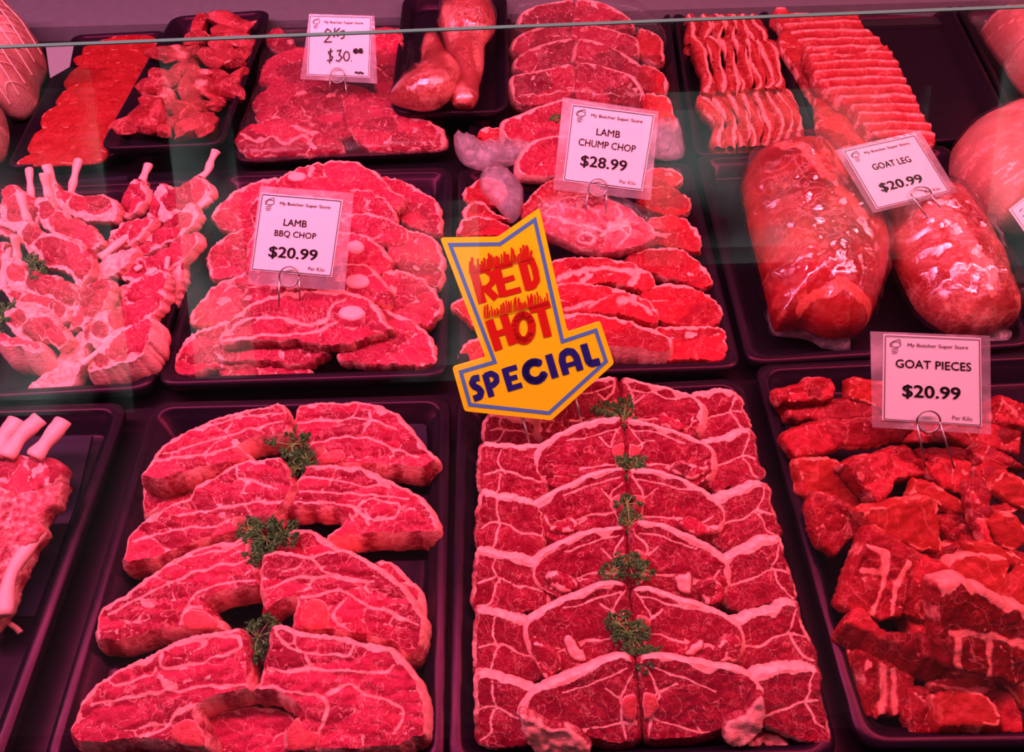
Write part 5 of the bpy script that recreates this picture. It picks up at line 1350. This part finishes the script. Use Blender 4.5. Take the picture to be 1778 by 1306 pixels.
puff('steak_bag', q('G1', [(450, 330), (640, 250), (900, 310), (1060, 400), (1120, 440), (1080, 530), (950, 590), (800, 610), (640, 590), (480, 500)]), film_mat('steak_bag_film', (1, .95, .97), .02, .22, .7, 40, .15), 0.056, 0.020, tilt=24, step=0.005, wr=0.003, power=.3, below=0.05, label='clear bag around the steak under the $28.99 card', cat='plastic bag')
# ------------------------------------------------------------------ price cards
PAPER = plain('white_card', (0.90, 0.88, 0.90), 0.55)
INK = plain('black_print', (0.012, 0.010, 0.014), 0.6)
SLEEVE = film_mat('laminate_sleeve', (1, .97, 1), 0.04, 0.20, 0.25, 18, 0.16, haze=0.42)

class Quad:
    """a flat card on a real plane, addressed by fractions of its width and height"""
    def __init__(s, foot, z, elev, yaw, corners):
        s.p0 = on_z(foot[0], foot[1], z)
        e, y = math.radians(elev), math.radians(yaw)
        rz = Matrix.Rotation(y, 3, 'Z')
        s.n = rz @ Vector((0, -math.cos(e), math.sin(e)))
        s.C = [on_plane(u, v, s.p0, s.n) for u, v in corners]   # TL TR BR BL
        s.o = sum(s.C, Vector()) / 4
    def at(s, x, y, h=0.0):
        a = s.C[0].lerp(s.C[1], x)
        b = s.C[3].lerp(s.C[2], x)
        return a.lerp(b, y) + s.n * h - s.o
    def px(s, u, v, h=0.0):
        return on_plane(u, v, s.p0, s.n) + s.n * h - s.o
def poly_plate(name, ring, n, thick, mat, parent=None):
    m = len(ring)
    v = list(ring) + [p - n * thick for p in ring]
    f = [tuple(range(m)), tuple(reversed(range(m, 2 * m)))] + [(i, m + i, m + (i + 1) % m, (i + 1) % m) for i in range(m)]
    a = Vector((0, 0, 0))
    for i in range(m): a += ring[i].cross(ring[(i + 1) % m])
    if a.dot(n) < 0: f = [tuple(reversed(k)) for k in f]
    return link(name, mesh(name, v, f, smooth=False), mat, parent)
def text_mesh(txt, off=0.0):
    c = bpy.data.curves.new('t', 'FONT')
    c.body = txt
    c.offset = off
    c.resolution_u = 3
    o = bpy.data.objects.new('t', c)
    COL.objects.link(o)
    dg = bpy.context.evaluated_depsgraph_get()
    me = bpy.data.meshes.new_from_object(o.evaluated_get(dg))
    bpy.data.objects.remove(o)
    bpy.data.curves.remove(c)
    V = np.array([v.co[:2] for v in me.vertices])
    Fc = [tuple(p.vertices) for p in me.polygons]
    bpy.data.meshes.remove(me)
    return V, Fc
def letter(Q, name, txt, cx, cy, w, h, parent, off=0.0, mat=None, lift=0.0006):
    V, Fc = text_mesh(txt, 0.0)
    if off > 0:       # heavier print: the same outline struck again a hair to each side
        n0 = len(V)
        sh = off * 1.7
        V = np.vstack([V + (dx, dy) for dx, dy in ((-sh, 0), (sh, 0), (0, sh * .6), (0, -sh * .6))])
        Fc = [tuple(i + k * n0 for i in f) for k in range(4) for f in Fc]
    lo, hi = V.min(0), V.max(0)
    N = (V - lo) / (hi - lo)
    verts = [Q.at(cx + (a - .5) * w, cy - (b - .5) * h, lift) for a, b in N]
    return link(name, mesh(name, verts, Fc, smooth=False), mat or INK, parent)
def ribbon(fn, path, w, name, mat, parent, lift=0.0006, extra=()):
    """flat pen strokes; path: list of polylines; fn maps (x, y, lift) to a point; w in the same units"""
    verts, faces = [], []
    for k, pl in enumerate(path):
        if isinstance(pl, tuple): ww, pl = pl
        else: ww = w
        P = np.array(pl, float)
        for i in range(len(P) - 1):
            d = P[i + 1] - P[i]
            L = np.linalg.norm(d) + 1e-9
            nn = np.array([-d[1], d[0]]) / L * ww / 2
            b = len(verts)
            for p in (P[i] - nn, P[i + 1] - nn, P[i + 1] + nn, P[i] + nn):
                verts.append(fn(p[0], p[1], lift + 0.00002 * k))
            faces.append((b, b + 1, b + 2, b + 3))
            if i + 2 < len(P):
                b = len(verts)
                for j in range(8):
                    verts.append(fn(P[i + 1][0] + ww / 2 * math.cos(j * .7854), P[i + 1][1] + ww / 2 * math.sin(j * .7854), lift + 0.00002 * k + .00001))
                faces.append(tuple(range(b, b + 8)))
    return link(name, mesh(name, verts, faces, smooth=False), mat, parent)
def arc(cx, cy, rx, ry, a0, a1, n=14):
    return [(cx + rx * math.cos(math.radians(a0 + (a1 - a0) * i / n)), cy + ry * math.sin(math.radians(a0 + (a1 - a0) * i / n))) for i in range(n + 1)]

def price_card(label, foot, z, elev, yaw, paper, sleeve, lines, header=True, hand=None, per=True, logo=True, hx=(0.555, 0.115, 0.62)):
    Q = Quad(foot, z, elev, yaw, paper)
    root = empty('price_card', Q.o)
    tag(root, label, 'price card', 'price cards on wire clips')
    S = [Q.px(u, v, -0.0006) for u, v in sleeve]
    sm = poly_plate('sleeve', S, Q.n, 0.0008, SLEEVE, root)
    pp = poly_plate('card', [Q.at(x, y, 0.0) for x, y in ((0, 0), (1, 0), (1, 1), (0, 1))], Q.n, 0.0004, PAPER, root)
    b = 0.018
    ribbon(Q.at, [[(b, b), (1 - b, b), (1 - b, 1 - b), (b, 1 - b), (b, b)]], 0.008, 'border', INK, pp)
    if header:
        letter(Q, 'lettering', 'My Butcher Super Store', *hx, 0.052, pp, 0.006)
    if logo:
        ribbon(Q.at, [arc(.12, .11, .055, .032, 0, 360), [(0.07, .14), (.10, .075), (.16, .05), (.175, .09)], [(.08, .17), (.15, .155)], [(.08, .195), (.15, .18)], [(.09, .215), (.14, .205)]], 0.007, 'emblem', INK, pp)
    for (txt, cx, cy, w, h, off) in lines:
        letter(Q, 'lettering', txt, cx, cy, w, h, pp, off)
    if per:
        letter(Q, 'lettering', 'Per Kilo', 0.80, 0.915, 0.20, 0.048, pp, 0.0)
    if hand:
        ribbon(Q.at, hand, 0.022, 'handwriting', INK, pp)
    return root, Q
CLIPG = 'wire clips holding the price cards'
def wire_clip(label, Q, ring, legs, r=0.0009):
    cx, cy, rx, ry = ring
    org = Q.o
    pts = [Q.px(u, v, 0.004) + org for u, v in arc(cx, cy, rx, ry, 0, 360, 22)]
    top = pts[0]
    root = tube('wire_clip', pts, r, METAL, None, 6, attrs=False)
    tag(root, label, 'wire clip', CLIPG)
    for L in legs:
        P = [Q.px(u, v, 0.004) + org for u, v in L]
        P.append(P[-1] + (P[-1] - P[0]).normalized() * 0.012)
        tube('pin_leg', P, r, METAL, root, 6, attrs=False)
    return root
def F1(*a): return q('F1', a)
_, Q = price_card('barbecue lamb card, $20.99, standing in the barbecue chops', q1('F1', 614, 752), 0.075, 42, -6, q('F1', [(515, 222), (935, 258), (878, 655), (460, 620)]), q('F1', [(508, 186), (990, 222), (942, 728), (440, 690)]),
    [('LAMB', .465, .345, .285, .088, .007), ('BBQ CHOP', .485, .498, .51, .092, .007), ('$20.99', .49, .745, .60, .165, .014)])
wire_clip('wire clip holding the barbecue lamb card', Q, (q1('F1', 665, 652)[0], q1('F1', 665, 652)[1], 17.2, 17.5), [q('F1', [(614, 655), (613, 748)]), q('F1', [(717, 655), (718, 722)])])
_, Q = price_card('chump lamb card, $28.99, standing over the bagged steak', q1('c2', 1275, 1050), 0.085, 42, -8, q('c2', [(1195, 535), (1622, 590), (1558, 983), (1148, 930)]), q('c2', [(1148, 500), (1642, 572), (1600, 1030), (1098, 975)]),
    [('LAMB', .48, .31, .29, .090, .007), ('CHUMP CHOP', .485, .47, .70, .092, .007), ('$28.99', .475, .715, .575, .165, .014)])
wire_clip('wire clip holding the chump lamb card', Q, (*q1('c2', 1328, 966), 16.2, 15.0), [q('c2', [(1280, 960), (1270, 1048)]), q('c2', [(1375, 972), (1370, 1048)])])
_, Q = price_card('goat leg card, $20.99, lying tilted on the smaller wrapped leg', q1('c3', 1255, 1105), 0.096, 50, 20, q('c3', [(843, 775), (1215, 693), (1397, 985), (1020, 1076)]), q('c3', [(806, 772), (1245, 672), (1442, 992), (1005, 1095)]),
    [('GOAT LEG', .50, .355, .52, .10, .007), ('$20.99', .47, .70, .58, .165, .014)], per=True)
wire_clip('wire clip holding the goat leg card', Q, (*q1('c3', 1236, 1000), 17.5, 11.5), [q('c3', [(1186, 1010), (1255, 1105)]), q('c3', [(1286, 1010), (1350, 1090)])])
_, Q = price_card('goat pieces card, $20.99, standing in the heap of goat', q1('c6', 1245, 1060), 0.066, 40, 2, q('c6', [(1055, 445), (1556, 466), (1562, 922), (1048, 888)]), q('c6', [(990, 432), (1606, 455), (1612, 962), (1000, 925)]),
    [('GOAT PIECES', .51, .325, .77, .095, .007), ('$20.99', .49, .645, .59, .165, .014)])
wire_clip('wire clip holding the goat pieces card', Q, (*q1('c6', 1275, 890), 20.5, 18.8), [q('c6', [(1216, 900), (1246, 1060)]), q('c6', [(1334, 900), (1388, 1072)])])
kx = lambda u, v: (u, v)
hand = [[(.25, .30), (.30, .22), (.36, .26), (.34, .34), (.26, .44), (.38, .43)],
        [(.42, .20), (.41, .36)], [(.50, .20), (.42, .28), (.48, .34)], [(.56, .24), (.51, .26), (.52, .31), (.57, .29), (.57, .24), (.57, .35), (.52, .38)],
        [(.40, .58), (.33, .60), (.35, .65), (.40, .68), (.38, .74), (.31, .74)], [(.365, .54), (.355, .79)],
        [(.46, .58), (.53, .56), (.50, .64), (.55, .68), (.50, .75), (.45, .73)], arc(.62, .66, .045, .075, 0, 360), (0.03, [(.695, .735), (.705, .735)]),
        (0.05, arc(.765, .57, .022, .022, 0, 330, 8)), (0.05, arc(.845, .565, .022, .022, 0, 330, 8)),
        (0.03, [(.76, .935), (.79, .915), (.82, .94), (.85, .915), (.88, .94), (.90, .92)])]
_, Q = price_card('hand written two kilo card, $30, over the wrapped forequarter chops', (587, 152), 0.06, 42, 0, [(536.5, 26), (645.5, 29), (642, 135), (533, 131)], [(537, 24), (650, 27), (655, 145), (521, 137)], [], per=False, hand=hand)
wire_clip('wire clip holding the hand written card', Q, (587, 132, 12.5, 13), [[(575, 132), (574, 147)], [(599, 133), (602, 156)]])
# tag on the pale roll and tag on the netted roll
Qt = Quad(q1('c3', 1778, 1140), 0.07, 60, 20, q('c3', [(1700, 1078), (1850, 960), (1930, 1120), (1778, 1190)]))
rt = empty('printed_tag', Qt.o)
tag(rt, 'small printed tag stuck on the large pale roll', 'tag')
pt = poly_plate('card', [Qt.at(x, y) for x, y in ((0, 0), (1, 0), (1, 1), (0, 1))], Qt.n, 0.0004, PAPER, rt)
ribbon(Qt.at, [[(.05, .05), (.95, .05), (.95, .95), (.05, .95), (.05, .05)]], 0.012, 'border', INK, pt)
ribbon(Qt.at, [[(.2, .3), (.3, .25)], [(.35, .3), (.5, .26)], [(.2, .5), (.6, .5)]], 0.03, 'lettering', INK, pt)
Qn = Quad(q1('c1', 260, 400), 0.05, 45, 0, q('c1', [(235, 238), (380, 232), (358, 345), (258, 402)]))
nt = poly_plate('paper_tag', [Qn.at(x, y) for x, y in ((0, 0), (1, 0), (1, 1), (0, 1))], Qn.n, 0.0006, plain('dull_paper', (0.24, 0.26, 0.28), 0.6))
nt.location = Qn.o
tag(nt, 'blank translucent paper tag at the end of the netted roll', 'tag')

# ------------------------------------------------------------------ yellow arrow sign
YEL = plain('yellow_sign', (0.80, 1.0, 0.002), 0.45)
BLU = plain('blue_border', (0.065, 0.30, 0.62), 0.45)
NAVY = plain('navy_letters', (0.008, 0.012, 0.20), 0.45)
REDI = plain('red_letters', (0.50, 0.012, 0.002), 0.45)
OUT = [(764, 413), (864, 411.5), (936.5, 361), (985.5, 577), (1042, 558), (1066.5, 631), (957.5, 730), (806.5, 714), (785, 637.5), (843, 620.5)]
QA = Quad((919, 772), 0.045, 35, -4, [(764, 413), (937, 361), (1066, 631), (806, 713)])
arrow = empty('arrow_sign', QA.o)
tag(arrow, 'yellow arrow sign reading red hot special, pinned between the chop trays', 'sign')
def fine(P, rr=5):
    out = []
    n = len(P)
    for i in range(n):
        a, b, c = np.array(P[i - 1]), np.array(P[i]), np.array(P[(i + 1) % n])
        p = b + (a - b) / np.linalg.norm(a - b) * rr
        r_ = b + (c - b) / np.linalg.norm(c - b) * rr
        for t_ in (0, .33, .67, 1):
            out.append(tuple(p * (1 - t_) ** 2 + 2 * b * t_ * (1 - t_) + r_ * t_ * t_))
    return out
pan = poly_plate('panel', [QA.px(u, v, 0) for u, v in fine(OUT)], QA.n, 0.003, YEL, arrow)
def inset_px(P, d):
    P = [np.array(p, float) for p in P]
    s = area2(np.array(P))
    out = []
    n = len(P)
    for i in range(n):
        a, b, c = P[i - 1], P[i], P[(i + 1) % n]
        e1, e2 = (b - a) / np.linalg.norm(b - a), (c - b) / np.linalg.norm(c - b)
        n1, n2 = np.array([-e1[1], e1[0]]), np.array([-e2[1], e2[0]])
        if s < 0: n1, n2 = -n1, -n2
        h = n1 + n2
        h /= np.linalg.norm(h)
        out.append(b + h * d / max(.35, h @ n1))
    return out
i1, i2 = inset_px(OUT, 9.0), inset_px(OUT, 15.5)
m = len(OUT)
bv = [QA.px(p[0], p[1], 0.0003) for p in i1] + [QA.px(p[0], p[1], 0.0003) for p in i2]
link('border', mesh('border', bv, [(i, (i + 1) % m, m + (i + 1) % m, m + i) for i in range(m)], smooth=False), BLU, arrow)
def c5fn(x, y, h):
    u, v = q1('c5', x, y)
    return QA.px(u, v, h)
red = [(44, [(692, 132), (735, 285)]), (30, [(690, 128), (748, 112), (785, 140), (786, 178), (760, 205), (722, 214)]), (38, [(748, 205), (806, 262)]),
       (44, [(806, 108), (842, 252)]), (30, [(800, 105), (888, 80)]), (28, [(822, 176), (898, 152)]), (30, [(838, 240), (932, 214)]),
       (44, [(938, 72), (975, 214)]), (34, [(930, 75), (985, 62), (1004, 110), (1014, 165), (996, 196), (958, 206)]),
       (44, [(768, 372), (818, 526)]), (44, [(842, 345), (890, 498)]), (32, [(796, 448), (866, 424)]),
       (42, arc(945, 412, 44, 66, 0, 360, 18)), (36, [(976, 322), (1082, 288)]), (44, [(1030, 300), (1070, 458)])]
gf = np.random.RandomState(3)
for i in range(26):
    x = 672 + i * 12.4
    yb = 122 - (x - 672) * 0.24
    L_ = gf.uniform(25, 75)
    red.append((gf.uniform(7, 13), [(x, yb + 12), (x + gf.uniform(-4, 4), yb - L_ * .5), (x + gf.uniform(-6, 6), yb - L_)]))
for i in range(27):
    x = 748 + i * 12.3
    yb = 356 - (x - 748) * 0.24
    L_ = gf.uniform(18, 66)
    red.append((gf.uniform(6, 11), [(x, yb + 8), (x + gf.uniform(-4, 4), yb - L_ * .5), (x + gf.uniform(-6, 6), yb - L_)]))
ribbon(c5fn, red, 30, 'lettering', REDI, arrow, 0.0004)
th_ = math.atan2(-195, 655)
def spec(x, y, h):
    X = 690 + math.cos(th_) * x - math.sin(th_) * y
    Y = 790 + math.sin(th_) * x + math.cos(th_) * y
    return c5fn(X, Y, h)
SPL = [(34, [(62, -108), (34, -112), (18, -92), (24, -72), (42, -56), (50, -36), (36, -14), (2, -12)]),
       (32, [(94, 4), (94, -118)]), (30, [(92, -110), (126, -112), (146, -92), (142, -66), (120, -52), (96, -54)]),
       (32, [(198, 4), (198, -118)]), (28, [(192, -106), (262, -106)]), (26, [(198, -58), (250, -58)]), (28, [(192, -10), (262, -10)]),
       (40, arc(345, -58, 48, 48, -38, -335, 22)),
       (38, [(436, 4), (436, -122)]),
       (36, [(494, 4), (494, -70), (506, -100), (532, -110), (558, -100), (570, -70), (570, 4)]), (24, [(500, -40), (566, -40)]),
       (38, [(624, -122), (624, -30), (634, -14), (680, -12)])]
ribbon(spec, SPL, 34, 'lettering', NAVY, arrow, 0.0004)
for a, b in (((906, 722), (919, 774)), ((998, 690), (1007, 724))):
    P = [QA.px(*a, -0.0045) + QA.o, QA.px(*b, -0.0045) + QA.o]
    P.append(P[1] + (P[1] - P[0]).normalized() * 0.015)
    tube('pin', P, 0.0013, METAL, arrow, 8, attrs=False)

# ------------------------------------------------------------------ parsley
LEAF = plain('parsley_leaf', (0.060, 0.22, 0.050), 0.5, noise_amt=0.45, bump=0.3)
STEM = plain('parsley_stem', (0.22, 0.40, 0.09), 0.5)
def parsley(label, c, clumps, z, seed=0):
    """clumps: (x, y, radius px of the crop) of the frilly leaf heads"""
    g = np.random.RandomState(seed + 50)
    base = on_z(*q1(c, *clumps[0][:2]), z)
    root = empty('parsley_sprig', base)
    tag(root, label, 'parsley', 'parsley sprigs')
    s = 1778 / 478 if c == 'D1' else 1778 / 600
    lv, lf = [], []
    stems = []
    for (x, y, r) in clumps:
        P = on_z(*q1(c, x, y), z)
        R = 1.22 * r / s / F * ((P - EYE).dot(FWD))
        ctr = P - base
        stems.append([Vector((0, 0, 0)), ctr * 0.5 + Vector((0, 0, 0.004)), ctr + Vector((0, 0, .003))])
        nb = 9
        for b in range(nb):
            th0 = 6.283 * b / nb + g.uniform(-.3, .3)
            el = g.uniform(-0.15, 0.95)
            d = Vector((math.cos(th0) * math.cos(el), math.sin(th0) * math.cos(el), math.sin(el) * 0.8))
            tip = ctr + d * R * g.uniform(.75, 1.05)
            stems.append([ctr, ctr.lerp(tip, .5) + Vector((0, 0, .001)), tip])
            # frilly leaflets around the tip
            for k in range(7):
                o = tip + Vector(g.normal(size=3)) * R * 0.17
                n_ = Vector((g.normal(), g.normal() - 0.6, g.normal() + 1.2)).normalized()
                t1 = n_.orthogonal().normalized()
                t1 = Matrix.Rotation(g.uniform(0, 6.28), 3, n_) @ t1
                t2 = n_.cross(t1)
                rr = R * g.uniform(.20, .30)
                i0 = len(lv)
                lv.append(o)
                M_ = 14
                for j in range(M_):
                    a = 6.283 * j / M_ * 0.86 
                    rad = rr * (1.0 if j % 2 == 0 else 0.55)
                    lv.append(o + t1 * rad * math.cos(a) + t2 * rad * math.sin(a) + n_ * rr * 0.35 * math.sin(j * 2.4 + k))
                for j in range(M_ - 1):
                    lf.append((i0, i0 + 1 + j, i0 + 2 + j))
    link('leaves', mesh('leaves', lv, lf, smooth=False), LEAF, root)
    sv, sf = [], []
    for pth in stems:
        for a, b in zip(pth[:-1], pth[1:]):
            t_ = (b - a)
            if t_.length < 1e-5: continue
            u = t_.orthogonal().normalized() * 0.0006
            w = t_.normalized().cross(u)
            i0 = len(sv)
            for e in (a, b):
                for k in range(5):
                    sv.append(e + u * math.cos(k * 1.2566) + w * math.sin(k * 1.2566))
            sf += [(i0 + k, i0 + (k + 1) % 5, i0 + 5 + (k + 1) % 5, i0 + 5 + k) for k in range(5)]
    link('stem', mesh('stem', sv, sf), STEM, root)
parsley('parsley sprig between the furthest back shoulder chop pair', 'B1', [(905, 275, 75), (930, 400, 45), (990, 365, 40)], 0.050, 1)
parsley('largest parsley clump, between the second and third shoulder chop pairs', 'B1', [(780, 760, 85), (690, 720, 45), (870, 740, 60), (725, 850, 50)], 0.050, 2)
parsley('single curly parsley head between the nearest shoulder chops', 'B2', [(735, 715, 80), (725, 790, 45)], 0.046, 3)
parsley('double parsley head on the loin pair furthest back', 'C1', [(840, 270, 55), (745, 220, 48), (845, 195, 40)], 0.058, 4)
parsley('small parsley head on the second loin pair', 'C1', [(880, 520, 58), (830, 490, 35), (910, 485, 32)], 0.058, 5)
parsley('pair of small parsley heads on the third loin pair', 'C1', [(868, 805, 50), (855, 700, 45)], 0.058, 6)
parsley('three headed parsley sprig on the fourth loin pair', 'C1', [(865, 1010, 55), (775, 1050, 48), (940, 1040, 45)], 0.058, 7)
parsley('drooping parsley sprig on the loin pair second from the glass', 'C2', [(860, 690, 70), (800, 645, 45), (925, 690, 40), (965, 830, 55), (890, 770, 45)], 0.058, 8)
parsley('parsley leaf tucked between stacked cutlets', 'E1', [(170, 640, 36), (200, 690, 34)], 0.066, 9)
parsley('parsley sprig among the cutlets at the view edge', 'E1', [(25, 890, 45), (10, 940, 45)], 0.060, 10)
parsley('bit of green parsley at the edge of the $28.99 card', 'c2', [(1112, 612, 24)], 0.070, 11)
